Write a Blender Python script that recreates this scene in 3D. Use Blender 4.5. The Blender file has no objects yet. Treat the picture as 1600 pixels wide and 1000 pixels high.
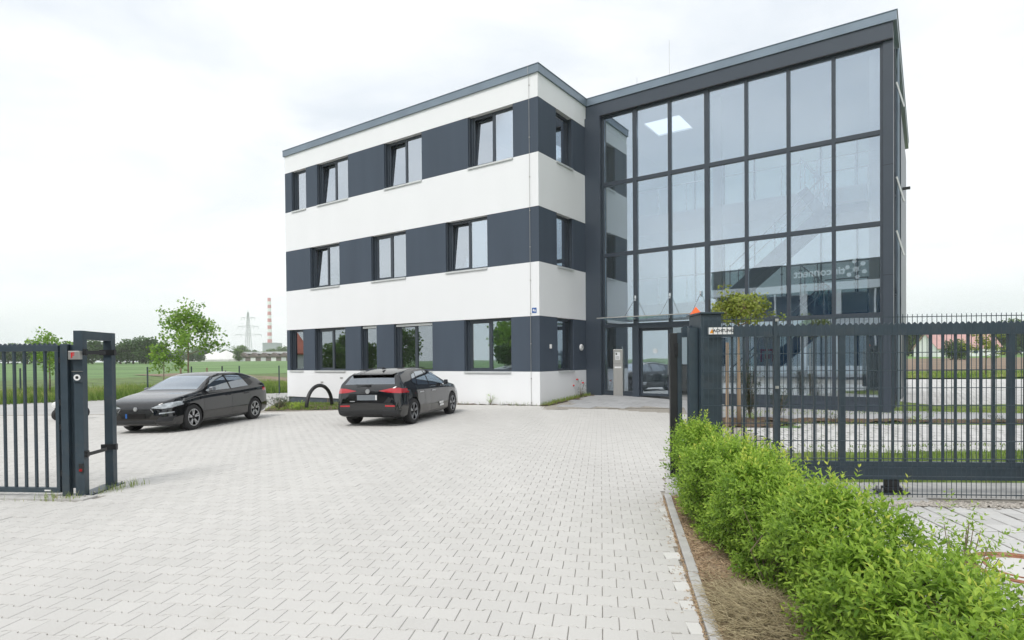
import bpy, bmesh, math, random
import numpy as np
from mathutils import Matrix, Vector
R = math.radians
random.seed(7); rng = np.random.default_rng(7)
S = bpy.context.scene
COL = S.collection
# ------------------------------------------------------------------ camera
CAM_H = 1.6
PITCH, ROLL = -0.012, -0.0085
def cam_basis():
    X = Vector((1, 0, 0)); F = Vector((0, math.cos(PITCH), math.sin(PITCH))); U = Vector((0, -math.sin(PITCH), math.cos(PITCH)))
    return X*math.cos(ROLL)+U*math.sin(ROLL), -X*math.sin(ROLL)+U*math.cos(ROLL), F
cx_, cu_, cf_ = cam_basis()
cd = bpy.data.cameras.new('camera'); cam = bpy.data.objects.new('camera', cd); COL.objects.link(cam)
m = Matrix.Identity(4)
for i in range(3):
    m[i][0] = cx_[i]; m[i][1] = cu_[i]; m[i][2] = -cf_[i]
m[2][3] = CAM_H
cam.matrix_world = m
cd.sensor_width = 36; cd.lens = 929.0*36/1600; cd.shift_x = 0.0; cd.shift_y = (572.9-500)/1600
cd.clip_start = 0.05; cd.clip_end = 9000
S.camera = cam
# ------------------------------------------------------------------ world: bright overcast sky
W = bpy.data.worlds.new('World'); S.world = W; W.use_nodes = True
nt = W.node_tree; N = nt.nodes; L = nt.links; N.clear()
SUN_EL, SUN_AZ = 52, 205      # azimuth in degrees clockwise from +Y
out = N.new('ShaderNodeOutputWorld'); bg = N.new('ShaderNodeBackground'); bg.inputs['Strength'].default_value = 0.1
sky = N.new('ShaderNodeTexSky'); sky.sky_type = 'NISHITA'; sky.sun_disc = False
sky.sun_elevation = R(SUN_EL); sky.sun_rotation = R(SUN_AZ)
tc = N.new('ShaderNodeTexCoord'); mp = N.new('ShaderNodeMapping'); mp.inputs['Scale'].default_value = (1.0, 1.0, 3.2)
nz = N.new('ShaderNodeTexNoise'); nz.inputs['Scale'].default_value = 1.7; nz.inputs['Detail'].default_value = 6; nz.inputs['Roughness'].default_value = .55
nz.inputs['Distortion'].default_value = .4
rp = N.new('ShaderNodeValToRGB')
rp.color_ramp.elements[0].position = .36; rp.color_ramp.elements[0].color = (6.45, 6.9, 7.45, 1)
rp.color_ramp.elements[1].position = .60; rp.color_ramp.elements[1].color = (8.9, 9.0, 9.2, 1)
mx = N.new('ShaderNodeMix'); mx.data_type = 'RGBA'; mx.inputs['Factor'].default_value = .93
L.new(tc.outputs['Generated'], mp.inputs['Vector']); L.new(mp.outputs['Vector'], nz.inputs['Vector']); L.new(nz.outputs['Fac'], rp.inputs['Fac'])
L.new(sky.outputs['Color'], mx.inputs['A']); L.new(rp.outputs['Color'], mx.inputs['B']); L.new(mx.outputs['Result'], bg.inputs['Color'])
L.new(bg.outputs['Background'], out.inputs['Surface'])
# ------------------------------------------------------------------ veiled sun
ld = bpy.data.lights.new('sun', 'SUN'); ld.energy = 1.5; ld.angle = R(18); ld.color = (1, .965, .92)
sun = bpy.data.objects.new('sun', ld); COL.objects.link(sun)
sv = Vector((math.sin(R(SUN_AZ))*math.cos(R(SUN_EL)), math.cos(R(SUN_AZ))*math.cos(R(SUN_EL)), math.sin(R(SUN_EL))))
sun.rotation_euler = (-sv).to_track_quat('-Z', 'Y').to_euler()
# ------------------------------------------------------------------ exposure and render
S.view_settings.view_transform = 'Standard'; S.view_settings.look = 'None'; S.view_settings.gamma = 1
S.view_settings.use_curve_mapping = False; S.view_settings.exposure = 0.44
S.render.engine = 'CYCLES'
cy = S.cycles; cy.use_denoising = True; cy.max_bounces = 8; cy.diffuse_bounces = 5; cy.glossy_bounces = 4
cy.transmission_bounces = 4; cy.transparent_max_bounces = 24; cy.caustics_reflective = False; cy.caustics_refractive = False
cy.sample_clamp_indirect = 6; cy.volume_bounces = 1

# ------------------------------------------------------------------ helpers
def link(o, parent=None):
    COL.objects.link(o)
    if parent is not None: o.parent = parent
    return o
def tag(o, label=None, cat=None, group=None, kind=None):
    if label: o['label'] = label
    if cat: o['category'] = cat
    if group: o['group'] = group
    if kind: o['kind'] = kind
    return o
def empty(name, loc=(0, 0, 0), rz=0.0, parent=None):
    o = bpy.data.objects.new(name, None); o.empty_display_size = .2; link(o, parent)
    o.location = loc; o.rotation_euler = (0, 0, rz); return o
def np_mesh(name, V, F, k):
    """V (n,3), F (m,k) index array -> mesh, fast"""
    me = bpy.data.meshes.new(name)
    V = np.asarray(V, np.float32); F = np.asarray(F, np.int32)
    me.vertices.add(len(V)); me.vertices.foreach_set('co', V.ravel())
    me.loops.add(F.size); me.loops.foreach_set('vertex_index', F.ravel())
    me.polygons.add(len(F)); me.polygons.foreach_set('loop_start', np.arange(len(F), dtype=np.int32)*k)
    me.update(calc_edges=True); me.polygons.foreach_set('use_smooth', [False]*len(me.polygons)); return me
def set_attr(me, name, vals):
    a = me.attributes.new(name, 'FLOAT', 'FACE'); a.data.foreach_set('value', np.asarray(vals, np.float32))
class M:
    """collects simple solids; build() links them as one mesh object"""
    def __init__(s): s.v = []; s.f = []; s.mi = []; s.cur = 0
    def add(s, vs, fs):
        b = len(s.v); s.v += [tuple(p) for p in vs]; s.f += [tuple(b+i for i in f) for f in fs]; s.mi += [s.cur]*len(fs)
    def box(s, x0, x1, y0, y1, z0, z1):
        s.add([(x0, y0, z0), (x1, y0, z0), (x1, y1, z0), (x0, y1, z0), (x0, y0, z1), (x1, y0, z1), (x1, y1, z1), (x0, y1, z1)],
              [(0, 3, 2, 1), (4, 5, 6, 7), (0, 1, 5, 4), (1, 2, 6, 5), (2, 3, 7, 6), (3, 0, 4, 7)]); return s
    def bar(s, p, q, w, h, up=(0, 0, 1)):
        p = Vector(p); q = Vector(q); d = (q-p).normalized(); u = Vector(up)
        if abs(d.dot(u)) > .99: u = Vector((0, 1, 0))
        r = d.cross(u).normalized()*w/2; u = r.cross(d).normalized()*h/2
        a = [p-r-u, p+r-u, p+r+u, p-r+u]; b = [q-r-u, q+r-u, q+r+u, q-r+u]
        s.add(a+b, [(0, 1, 2, 3), (7, 6, 5, 4), (0, 4, 5, 1), (1, 5, 6, 2), (2, 6, 7, 3), (3, 7, 4, 0)]); return s
    def tube(s, pts, rad, n=8, cap=True):
        pts = [Vector(p) for p in pts]; rr = rad if isinstance(rad, (list, tuple)) else [rad]*len(pts)
        vs = []; k = len(pts); prev = None
        for i, p in enumerate(pts):
            d = (pts[min(i+1, k-1)]-pts[max(i-1, 0)])
            d = d.normalized() if d.length > 1e-9 else Vector((0, 0, 1))
            if prev is None:
                prev = d.orthogonal().normalized()
            a = (prev-d*prev.dot(d)); a = a.normalized() if a.length > 1e-6 else d.orthogonal().normalized(); prev = a; b = d.cross(a)
            for j in range(n):
                t = 2*math.pi*j/n; vs.append(p+(a*math.cos(t)+b*math.sin(t))*rr[i])
        fs = [(i*n+j, i*n+(j+1) % n, (i+1)*n+(j+1) % n, (i+1)*n+j) for i in range(k-1) for j in range(n)]
        if cap: fs += [tuple(reversed(range(n))), tuple((k-1)*n+j for j in range(n))]
        s.add(vs, fs); return s
    def prism(s, poly, z0, z1):
        n = len(poly); s.add([(p[0], p[1], z0) for p in poly]+[(p[0], p[1], z1) for p in poly],
              [tuple(reversed(range(n))), tuple(range(n, 2*n))]+[(i, (i+1) % n, n+(i+1) % n, n+i) for i in range(n)]); return s
    def lathe(s, prof, n=24, axis='z', c=(0, 0, 0), close=False):
        vs = []; k = len(prof)
        for r, h in prof:
            for j in range(n):
                t = 2*math.pi*j/n; a, b = r*math.cos(t), r*math.sin(t)
                vs.append({'z': (c[0]+a, c[1]+b, c[2]+h), 'y': (c[0]+a, c[1]+h, c[2]-b), 'x': (c[0]+h, c[1]+a, c[2]+b)}[axis])
        rng_ = range(k) if close else range(k-1)
        s.add(vs, [(i*n+j, i*n+(j+1) % n, ((i+1) % k)*n+(j+1) % n, ((i+1) % k)*n+j) for i in rng_ for j in range(n)]); return s
    def build(s, name, mat, parent=None, smooth=False, bevel=0, loc=None, rz=None):
        me = bpy.data.meshes.new(name); me.from_pydata(s.v, [], s.f)
        mats = mat if isinstance(mat, (list, tuple)) else [mat]
        for q in mats: me.materials.append(q)
        if len(mats) > 1: me.polygons.foreach_set('material_index', s.mi)
        me.polygons.foreach_set('use_smooth', [bool(smooth)]*len(me.polygons))
        o = bpy.data.objects.new(name, me); link(o, parent)
        if loc is not None: o.location = loc
        if rz is not None: o.rotation_euler = (0, 0, rz)
        if bevel:
            b = o.modifiers.new('bevel', 'BEVEL'); b.width = bevel; b.segments = 2; b.limit_method = 'ANGLE'
        return o
def ob(name, me, parent=None, mat=None, loc=None, rot=None):
    o = bpy.data.objects.new(name, me); link(o, parent)
    if mat is not None and not me.materials: me.materials.append(mat)
    if loc is not None: o.location = loc
    if rot is not None: o.rotation_euler = rot
    return o
def copy_tree(o, parent=None):
    c = o.copy(); link(c, parent)
    for ch in list(o.children): copy_tree(ch, c)
    return c
def text_mesh(name, s, size, mat, parent, loc, rot, depth=.004, align='CENTER', bold=0.0):
    cu = bpy.data.curves.new(name, 'FONT'); cu.body = s; cu.size = size; cu.extrude = depth; cu.align_x = align; cu.align_y = 'CENTER'; cu.offset = bold
    t = bpy.data.objects.new(name, cu); COL.objects.link(t); bpy.context.view_layer.update()
    me = bpy.data.meshes.new_from_object(t); bpy.data.objects.remove(t)
    me.materials.clear(); me.materials.append(mat)
    return ob(name, me, parent, None, loc, rot)

# ------------------------------------------------------------------ materials
def new_mat(name):
    m = bpy.data.materials.new(name); m.use_nodes = True
    return m, m.node_tree.nodes, m.node_tree.links, m.node_tree.nodes['Principled BSDF']
def mat(name, col, rough=.6, metal=0.0, var=.12, scale=6.0, bump=0.0, bscale=60.0, coat=0.0, spec=.5, streak=False, rvar=0.0, dirt=None):
    m, n, l, p = new_mat(name)
    p.inputs['Roughness'].default_value = rough; p.inputs['Metallic'].default_value = metal
    p.inputs['Coat Weight'].default_value = coat; p.inputs['Coat Roughness'].default_value = .03; p.inputs['Specular IOR Level'].default_value = spec
    g = n.new('ShaderNodeNewGeometry'); mp = n.new('ShaderNodeMapping'); l.new(g.outputs['Position'], mp.inputs['Vector'])
    mp.inputs['Scale'].default_value = (1, 1, .12) if streak else (1, 1, 1)
    t = n.new('ShaderNodeTexNoise'); t.inputs['Scale'].default_value = scale; t.inputs['Detail'].default_value = 5; l.new(mp.outputs['Vector'], t.inputs['Vector'])
    r = n.new('ShaderNodeValToRGB'); r.color_ramp.elements[0].position = .3; r.color_ramp.elements[1].position = .7
    lo = [max(0, c*(1-var)) for c in col]; hi = [min(1, c*(1+var)) for c in col]
    r.color_ramp.elements[0].color = (*lo, 1); r.color_ramp.elements[1].color = (*hi, 1)
    l.new(t.outputs['Fac'], r.inputs['Fac']); colout = r.outputs['Color']
    if dirt:
        t3 = n.new('ShaderNodeTexNoise'); t3.inputs['Scale'].default_value = dirt[1]; t3.inputs['Detail'].default_value = 8; t3.inputs['Roughness'].default_value = .7; l.new(g.outputs['Position'], t3.inputs['Vector'])
        r3 = n.new('ShaderNodeMapRange'); r3.inputs['From Min'].default_value = .52; r3.inputs['From Max'].default_value = .75; r3.inputs['To Max'].default_value = dirt[2]
        l.new(t3.outputs['Fac'], r3.inputs['Value']); x = n.new('ShaderNodeMix'); x.data_type = 'RGBA'; x.inputs['B'].default_value = (*dirt[0], 1)
        l.new(r3.outputs['Result'], x.inputs['Factor']); l.new(colout, x.inputs['A']); colout = x.outputs['Result']
    l.new(colout, p.inputs['Base Color'])
    if bump:
        t2 = n.new('ShaderNodeTexNoise'); t2.inputs['Scale'].default_value = bscale; t2.inputs['Detail'].default_value = 4; l.new(g.outputs['Position'], t2.inputs['Vector'])
        b = n.new('ShaderNodeBump'); b.inputs['Strength'].default_value = bump; b.inputs['Distance'].default_value = .01
        l.new(t2.outputs['Fac'], b.inputs['Height']); l.new(b.outputs['Normal'], p.inputs['Normal'])
    return m
def glass(name, tint, refl=1.6, base=.04, rough=0.0, wob=0.0, gc=(.86, .93, 1)):
    m, n, l, p = new_mat(name); n.remove(p); o = n['Material Output']
    fr = n.new('ShaderNodeFresnel'); fr.inputs['IOR'].default_value = 1.5
    ma = n.new('ShaderNodeMath'); ma.operation = 'MULTIPLY_ADD'; ma.use_clamp = True; ma.inputs[1].default_value = refl; ma.inputs[2].default_value = base
    g = n.new('ShaderNodeBsdfGlossy'); g.inputs['Roughness'].default_value = rough; g.inputs['Color'].default_value = (*gc, 1)
    t = n.new('ShaderNodeBsdfTransparent'); t.inputs['Color'].default_value = (*tint, 1); x = n.new('ShaderNodeMixShader')
    l.new(fr.outputs['Fac'], ma.inputs[0]); l.new(ma.outputs['Value'], x.inputs['Fac']); l.new(t.outputs[0], x.inputs[1]); l.new(g.outputs[0], x.inputs[2]); l.new(x.outputs[0], o.inputs['Surface'])
    if wob:
        ge = n.new('ShaderNodeNewGeometry'); tn = n.new('ShaderNodeTexNoise'); tn.inputs['Scale'].default_value = .9; l.new(ge.outputs['Position'], tn.inputs['Vector'])
        b = n.new('ShaderNodeBump'); b.inputs['Strength'].default_value = wob; b.inputs['Distance'].default_value = .05; l.new(tn.outputs['Fac'], b.inputs['Height'])
        l.new(b.outputs['Normal'], g.inputs['Normal'])
    return m
def leaf_mat(name, dark, light, trans=.35, young=None, rough=.45):
    """leaf colour drifts from leaf to leaf with the face attribute 'tint'"""
    m, n, l, p = new_mat(name); o = n['Material Output']
    a = n.new('ShaderNodeAttribute'); a.attribute_name = 'tint'
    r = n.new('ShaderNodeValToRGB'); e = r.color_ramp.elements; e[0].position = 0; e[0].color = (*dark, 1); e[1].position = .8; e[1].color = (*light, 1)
    if young: q = e.new(.97); q.color = (*young, 1)
    l.new(a.outputs['Fac'], r.inputs['Fac']); l.new(r.outputs['Color'], p.inputs['Base Color']); p.inputs['Roughness'].default_value = rough
    p.inputs['Specular IOR Level'].default_value = .35
    t = n.new('ShaderNodeBsdfTranslucent'); l.new(r.outputs['Color'], t.inputs['Color']); x = n.new('ShaderNodeMixShader'); x.inputs['Fac'].default_value = trans
    l.new(p.outputs[0], x.inputs[1]); l.new(t.outputs[0], x.inputs[2]); l.new(x.outputs[0], o.inputs['Surface']); return m
def paver_mat(name, col, tvar=.03, stain=(.40, .38, .34), sfac=.35, moss=None):
    """concrete: each stone its own shade (face attribute 'tint' or object random), fine grain, blotches"""
    m, n, l, p = new_mat(name); g = n.new('ShaderNodeNewGeometry')
    a = n.new('ShaderNodeAttribute'); a.attribute_name = 'tint'; oi = n.new('ShaderNodeObjectInfo')
    ad = n.new('ShaderNodeMath'); ad.operation = 'ADD'; l.new(a.outputs['Fac'], ad.inputs[0]); l.new(oi.outputs['Random'], ad.inputs[1])
    fr = n.new('ShaderNodeMath'); fr.operation = 'FRACT'; l.new(ad.outputs[0], fr.inputs[0])
    t = n.new('ShaderNodeTexNoise'); t.inputs['Scale'].default_value = 90; t.inputs['Detail'].default_value = 3; l.new(g.outputs['Position'], t.inputs['Vector'])
    t2 = n.new('ShaderNodeTexNoise'); t2.inputs['Scale'].default_value = .55; t2.inputs['Detail'].default_value = 6; mpp = n.new('ShaderNodeMapping'); mpp.inputs['Scale'].default_value = (1.6, .35, 1); mpp.inputs['Rotation'].default_value = (0, 0, -.12); l.new(g.outputs['Position'], mpp.inputs['Vector']); l.new(mpp.outputs['Vector'], t2.inputs['Vector'])
    s1 = n.new('ShaderNodeMapRange'); s1.inputs['To Min'].default_value = 1-tvar; s1.inputs['To Max'].default_value = 1+tvar; l.new(fr.outputs[0], s1.inputs['Value'])
    s2 = n.new('ShaderNodeMapRange'); s2.inputs['To Min'].default_value = .93; s2.inputs['To Max'].default_value = 1.07; l.new(t.outputs['Fac'], s2.inputs['Value'])
    s3 = n.new('ShaderNodeMapRange'); s3.inputs['To Min'].default_value = .90; s3.inputs['To Max'].default_value = 1.10; l.new(t2.outputs['Fac'], s3.inputs['Value'])
    m1 = n.new('ShaderNodeMath'); m1.operation = 'MULTIPLY'; l.new(s1.outputs[0], m1.inputs[0]); l.new(s2.outputs[0], m1.inputs[1])
    m2 = n.new('ShaderNodeMath'); m2.operation = 'MULTIPLY'; l.new(m1.outputs[0], m2.inputs[0]); l.new(s3.outputs[0], m2.inputs[1])
    vm = n.new('ShaderNodeVectorMath'); vm.operation = 'SCALE'; vm.inputs[0].default_value = col; l.new(m2.outputs[0], vm.inputs['Scale'])
    t3 = n.new('ShaderNodeTexNoise'); t3.inputs['Scale'].default_value = 2.3; t3.inputs['Detail'].default_value = 9; t3.inputs['Roughness'].default_value = .72; l.new(g.outputs['Position'], t3.inputs['Vector'])
    r3 = n.new('ShaderNodeMapRange'); r3.inputs['From Min'].default_value = .56; r3.inputs['From Max'].default_value = .78; r3.inputs['To Max'].default_value = sfac; l.new(t3.outputs['Fac'], r3.inputs['Value'])
    x = n.new('ShaderNodeMix'); x.data_type = 'RGBA'; x.inputs['B'].default_value = (*stain, 1); l.new(r3.outputs[0], x.inputs['Factor']); l.new(vm.outputs[0], x.inputs['A'])
    l.new(x.outputs['Result'], p.inputs['Base Color']); p.inputs['Roughness'].default_value = .88; p.inputs['Specular IOR Level'].default_value = .25
    b = n.new('ShaderNodeBump'); b.inputs['Strength'].default_value = .25; b.inputs['Distance'].default_value = .004; l.new(t.outputs['Fac'], b.inputs['Height']); l.new(b.outputs['Normal'], p.inputs['Normal'])
    return m

MT = dict(
    white=mat('white_render', (.835, .845, .86), .85, var=.012, scale=1.3, bump=.15, bscale=160, streak=True, dirt=((.66, .66, .65), .7, .07)),
    gray=mat('anthracite_render', (.058, .078, .108), .85, var=.07, scale=2.0, bump=.35, bscale=150, streak=True),
    plinth=mat('plinth_render', (.075, .095, .115), .8, var=.15, scale=4, bump=.3),
    frame=mat('anthracite_frame', (.040, .052, .068), .38, var=.06, scale=5),
    clad=mat('anthracite_cladding', (.048, .062, .082), .36, var=.05, scale=1.5),
    post=mat('gate_paint', (.036, .056, .073), .42, var=.10, scale=9, bump=.05, bscale=200, dirt=((.12, .115, .10), 5, .25)),
    coping=mat('coping_metal', (.20, .25, .30), .34, .35, var=.08, scale=1.2),
    sill=mat('pale_metal_sill', (.62, .64, .64), .4, .2, var=.05),
    steel=mat('brushed_steel', (.46, .45, .43), .38, .75, var=.06, scale=30, streak=True),
    chrome=mat('polished_metal', (.62, .64, .66), .18, .9, var=.02),
    inwhite=mat('interior_white', (.86, .87, .87), .7, var=.02, scale=2),
    inceil=mat('interior_ceiling', (.80, .82, .84), .8, var=.02, scale=2),
    infloor=mat('interior_floor', (.34, .34, .34), .35, var=.1, scale=4),
    ingray=mat('interior_gray', (.16, .18, .20), .6, var=.08),
    stair=mat('stair_metal', (.035, .05, .10), .45, var=.05),
    dark=mat('dark_void', (.012, .013, .015), .7, var=.2),
    rubber=mat('tyre_rubber', (.018, .018, .019), .75, var=.25, scale=20, bump=.2),
    black=mat('black_plastic', (.016, .017, .019), .45, var=.15),
    concrete=mat('concrete', (.50, .49, .47), .9, var=.10, scale=7, bump=.4, bscale=120, dirt=((.25, .23, .19), 6, .4)),
    glass_w=glass('window_glass', (.85, .90, .92), 1.0, .52, wob=.006),
    glass_c=glass('curtain_glass', (.965, .99, 1.0), 1.0, .33, wob=.016, gc=(.82, .91, 1)),
    glass_g=glass('ground_window_glass', (.80, .88, .88), 1.0, .36, wob=.006),
    glass_r=glass('railing_glass', (.955, .985, .985), .7, .0),
    glass_car=glass('car_glass', (.16, .20, .20), 2.2, .20),
    red=mat('red_plastic', (.65, .02, .025), .35, var=.05), orange=mat('orange_plastic', (.85, .13, .015), .4, var=.05),
    blue=mat('blue_enamel', (.01, .10, .36), .35, var=.05), whiteplastic=mat('white_plastic', (.8, .8, .8), .4, var=.02),
    sand=mat('joint_sand', (.34, .315, .275), .95, var=.3, scale=30, bump=.5, bscale=200),
    soil=mat('soil', (.11, .075, .05), .95, var=.45, scale=12, bump=.9, bscale=50, dirt=((.26, .18, .11), 20, .6)),
    bark=mat('bark', (.20, .155, .11), .9, var=.35, scale=14, bump=.8, bscale=60),
    stake=mat('wood_stake', (.30, .22, .15), .85, var=.25, scale=10, bump=.4, streak=True),
    paver=paver_mat('concrete_paver', (.560, .547, .520)),
    paverR=paver_mat('pale_paver', (.55, .545, .53), .08),
    cutpaver=paver_mat('pale_cut_paver', (.64, .63, .60), .06, stain=(.42, .24, .12), sfac=.75),
)
# ------------------------------------------------------------------ ground heights
def sm(a, b, t):
    t = np.clip((t-a)/(b-a), 0, 1); return t*t*(3-2*t)
def gz(x, y):
    x = np.asarray(x, float); y = np.asarray(y, float)
    z = -.016*np.clip(-x-2, 0, 12)*sm(9, 15, y) - .02*np.clip(y-19, 0, 9)*sm(4, 9, -x)
    z = z + .25*np.exp(-((x-3.6)**2+(y-22.0)**2)/(2*2.4**2))
    d = np.hypot(x, y)
    return z + .0098*np.clip(d-75, 0, 240)*sm(0, 40, y)
def G(x, y): return float(gz(x, y))
def sheet(name, pts, nu, nv, dz, mt, parent=None, kind='structure', smooth=True, rough=0.0):
    (ax, ay), (bx, by), (cx, cy_), (dx, dy) = pts
    u, v = np.meshgrid(np.linspace(0, 1, nu+1), np.linspace(0, 1, nv+1)); u = u.ravel(); v = v.ravel()
    x = (1-v)*((1-u)*ax+u*bx)+v*((1-u)*dx+u*cx); y = (1-v)*((1-u)*ay+u*by)+v*((1-u)*dy+u*cy_)
    z = gz(x, y)+dz
    if rough: z = z+rng.normal(0, rough, len(z))
    i, j = np.meshgrid(np.arange(nu), np.arange(nv)); a = (j*(nu+1)+i).ravel()
    F = np.stack([a, a+1, a+nu+2, a+nu+1], 1)
    me = np_mesh(name, np.stack([x, y, z], 1), F, 4); me.materials.append(mt)
    me.polygons.foreach_set('use_smooth', [smooth]*len(me.polygons))
    o = ob(name, me, parent)
    if kind: o['kind'] = kind
    return o
MT['field'] = mat('crop_field', (.12, .215, .065), .9, var=.22, scale=.06, bump=.3, bscale=3, dirt=((.12, .22, .055), .02, .7))
MT['meadow'] = mat('meadow_ground', (.10, .15, .04), .95, var=.45, scale=1.1, bump=.8, bscale=12, dirt=((.22, .20, .09), .7, .6))
MT['lawn'] = mat('lawn', (.13, .19, .035), .95, var=.4, scale=2.2, bump=.9, bscale=40, dirt=((.28, .25, .09), 1.6, .6))
MT['plough'] = mat('ploughed_soil', (.21, .15, .105), .95, var=.25, scale=.4, bump=.6, bscale=6, dirt=((.16, .19, .07), .3, .5))
MT['road'] = mat('pale_road', (.43, .425, .41), .9, var=.08, scale=.7, bump=.2, bscale=90, dirt=((.34, .33, .29), .5, .4))
MT['street'] = mat('asphalt', (.07, .07, .072), .85, var=.2, scale=2, bump=.5, bscale=120)
MT['gravel'] = mat('gravel', (.42, .39, .35), .95, var=.45, scale=45, bump=1.0, bscale=70)
MT['mulch'] = mat('mulch', (.34, .25, .165), .95, var=.5, scale=35, bump=1.0, bscale=60)
MT['apron'] = paver_mat('apron_slab', (.40, .405, .41), .08)

# land out to the horizon: one sheet, finer near the camera
k = np.concatenate([[0], np.cumsum(1.5*1.085**np.arange(70))]); k = k[k < 1900]; ax_ = np.concatenate([-k[:0:-1], k])
X, Y = np.meshgrid(ax_, ax_); n_ = len(ax_); Z = gz(X, Y)-.09
i, j = np.meshgrid(np.arange(n_-1), np.arange(n_-1)); a = (j*n_+i).ravel()
me = np_mesh('ground', np.stack([X.ravel(), Y.ravel(), Z.ravel()], 1), np.stack([a, a+1, a+n_+1, a+n_], 1), 4)
me.materials.append(MT['field']); me.polygons.foreach_set('use_smooth', [True]*len(me.polygons)); tag(ob('ground', me), kind='structure')

# yard base under the stones, entrance drive, side strips
driveway = sheet('driveway', [(-26, -3.5), (2.6, -3.5), (6.5, 21.5), (-26, 21.5)], 60, 50, -.012, MT['sand'])
road = sheet('service_road', [(-60, 4), (-26.02, 4), (-11.5, 39.0), (-45, 24.0)], 24, 24, -.02, MT['road'])
sheet('side_road', [(-26, 21.52), (-8.9, 21.52), (-11.0, 40.0), (-24.2, 29.2)], 24, 24, -.016, MT['road'])
sheet('meadow', [(-110, 0), (-45.2, 24.1), (-9.5, 41.0), (-20, 110)], 40, 40, -.03, MT['meadow'], rough=.02)
sheet('street', [(-80, -4.2), (60, -4.2), (60, -11.5), (-80, -11.5)], 60, 4, -.05, MT['street'])
sheet('far_pavement', [(-80, -11.6), (60, -11.6), (60, -15), (-80, -15)], 60, 2, -.03, MT['road'])
sheet('brown_strip', [(-24, 60), (-22.5, 68), (-50, 96), (-55, 86)], 8, 8, -.02, MT['plough'])
# right side: parking with grass joints, lawn strips, ploughed field
parking = sheet('parking_yard', [(4.6, 9.9), (24, 9.9), (44, 43), (13.5, 22.5)], 30, 30, -.012, MT['lawn'])
sheet('gate_strip', [(2.3, 6.9), (26, 4.6), (26, 6.19), (2.4, 7.69)], 40, 2, -.002, MT['concrete'])
sheet('lawn_strip', [(2.4, 7.7), (26, 6.2), (26, 9.88), (3.0, 9.88)], 40, 8, -.004, MT['lawn'], rough=.012)
sheet('grass_verge', [(13.5, 43.1), (80, 43.1), (110, 62), (18, 62)], 30, 10, .02, MT['lawn'], rough=.02)
sheet('ploughed_field', [(18, 62.1), (110, 62.1), (190, 140), (40, 140)], 20, 20, .05, MT['plough'])
sheet('pasture', [(40, 140.3), (190, 140.3), (330, 262), (80, 262)], 20, 20, .06, mat('pasture', (.13, .24, .05), .95, var=.2, scale=.2))
# bed in front of the wing and bed by the fence
bed = sheet('planting_bed', [(-8.9, 21.25), (-4.9, 20.35), (-4.2, 23.2), (-10.9, 27.9)], 20, 16, .012, MT['soil'], rough=.012)
sheet('wall_bed', [(-2.9, 21.9), (1.1, 19.35), (1.5, 19.75), (-2.6, 22.6)], 30, 6, .01, MT['soil'], rough=.01)
sheet('side_bed', [(1.1, 19.35), (3.2, 21.9), (2.9, 22.4), (.9, 19.6)], 20, 6, .012, MT['soil'], rough=.01)
sheet('shrub_bed', [(4.6, 14.9), (15.5, 13.3), (15.9, 14.1), (4.7, 15.75)], 50, 8, .02, MT['soil'], rough=.02)
sheet('tree_bed', [(4.5, 13.75), (6.3, 13.55), (6.5, 14.85), (4.6, 14.9)], 14, 12, .015, MT['soil'], rough=.015)
sheet('pale_path', [(4.7, 15.76), (15.9, 14.12), (16.6, 15.2), (5.6, 19.6)], 20, 8, .006, MT['apron'])

# ------------------------------------------------------------------ interlocking pavers
TH = R(8.5); E1 = np.array([math.cos(TH), -math.sin(TH)]); E2 = np.array([math.sin(TH), math.cos(TH)])
def kerb_x(y): return 1.11+(y-3.41)*.184
def yard_right(y): return np.where(y < 6.98, kerb_x(y)-.012, np.where(y < 9.4, 1.77+(y-6.98)*.28, .31*y-.1))
out_ = [(-.0986, -.0908), (-.062, -.0908), (-.045, -.0712), (.045, -.0712), (.062, -.0908), (.0986, -.0908)]
out_ = out_+[(x, -y) for x, y in reversed(out_)]
o_in = [(x-math.copysign(.003, x), y-math.copysign(.003, y)) for x, y in out_]
PV = np.array([(x, y, 0) for x, y in o_in]+[(x, y, -.0055) for x, y in out_]+[(x, y, -.013) for x, y in out_], np.float32)
PF = [(0, 1, 10, 11), (1, 2, 9, 10), (2, 3, 8, 9), (3, 4, 7, 8), (4, 5, 6, 7)]
PF += [(12+i, 12+(i+1) % 12, (i+1) % 12, i) for i in range(12)]+[(24+i, 24+(i+1) % 12, 12+(i+1) % 12, 12+i) for i in range(12)]
PF = np.array(PF, np.int32)
pm = np_mesh('paver', PV, PF, 4); pm.materials.append(MT['paver']); set_attr(pm, 'tint', np.zeros(len(PF)))
cent = []; cuts = []
for j in range(-2, 150):
    s2 = j*.165
    for i_ in range(-150, 40):
        s1 = (i_+.5*(j % 2))*.2
        p = s1*E1+s2*E2; x, y = p
        if y < 2.35 or y > 20.9 or x < -.90*y-.6 or x < -25: continue
        if x < -4.98 and 6.90-.096*(x+5.35) < y < 7.16-.096*(x+5.35): continue
        if y > 20.1 and -8.95 < x < -4.7: continue
        if y > 19.4+(1.0-x)*.66-.1 and x > -4.9: continue
        if x > -4.9 and y > 21.0-.2*(x+4.9) and x < -2.5: continue
        if x > 1.0 and y > 18.25 and x > .6: continue
        r = float(yard_right(y))
        if x+.098 < r: cent.append((y, x, y))
        elif x-.098 < r-.03: cuts.append((x-.098, r, s1, s2, y, j))
cent.sort(); cent = np.array(cent)[:, 1:]
def tilt(x, y):
    return G(x, y), (G(x, y+.5)-G(x, y-.5)), (G(x+.5, y)-G(x-.5, y))
vis = [c for c in cent if abs(c[0]/c[1]) < .87][:300]; vset = {(round(a, 4), round(b, 4)) for a, b in vis}
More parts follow.
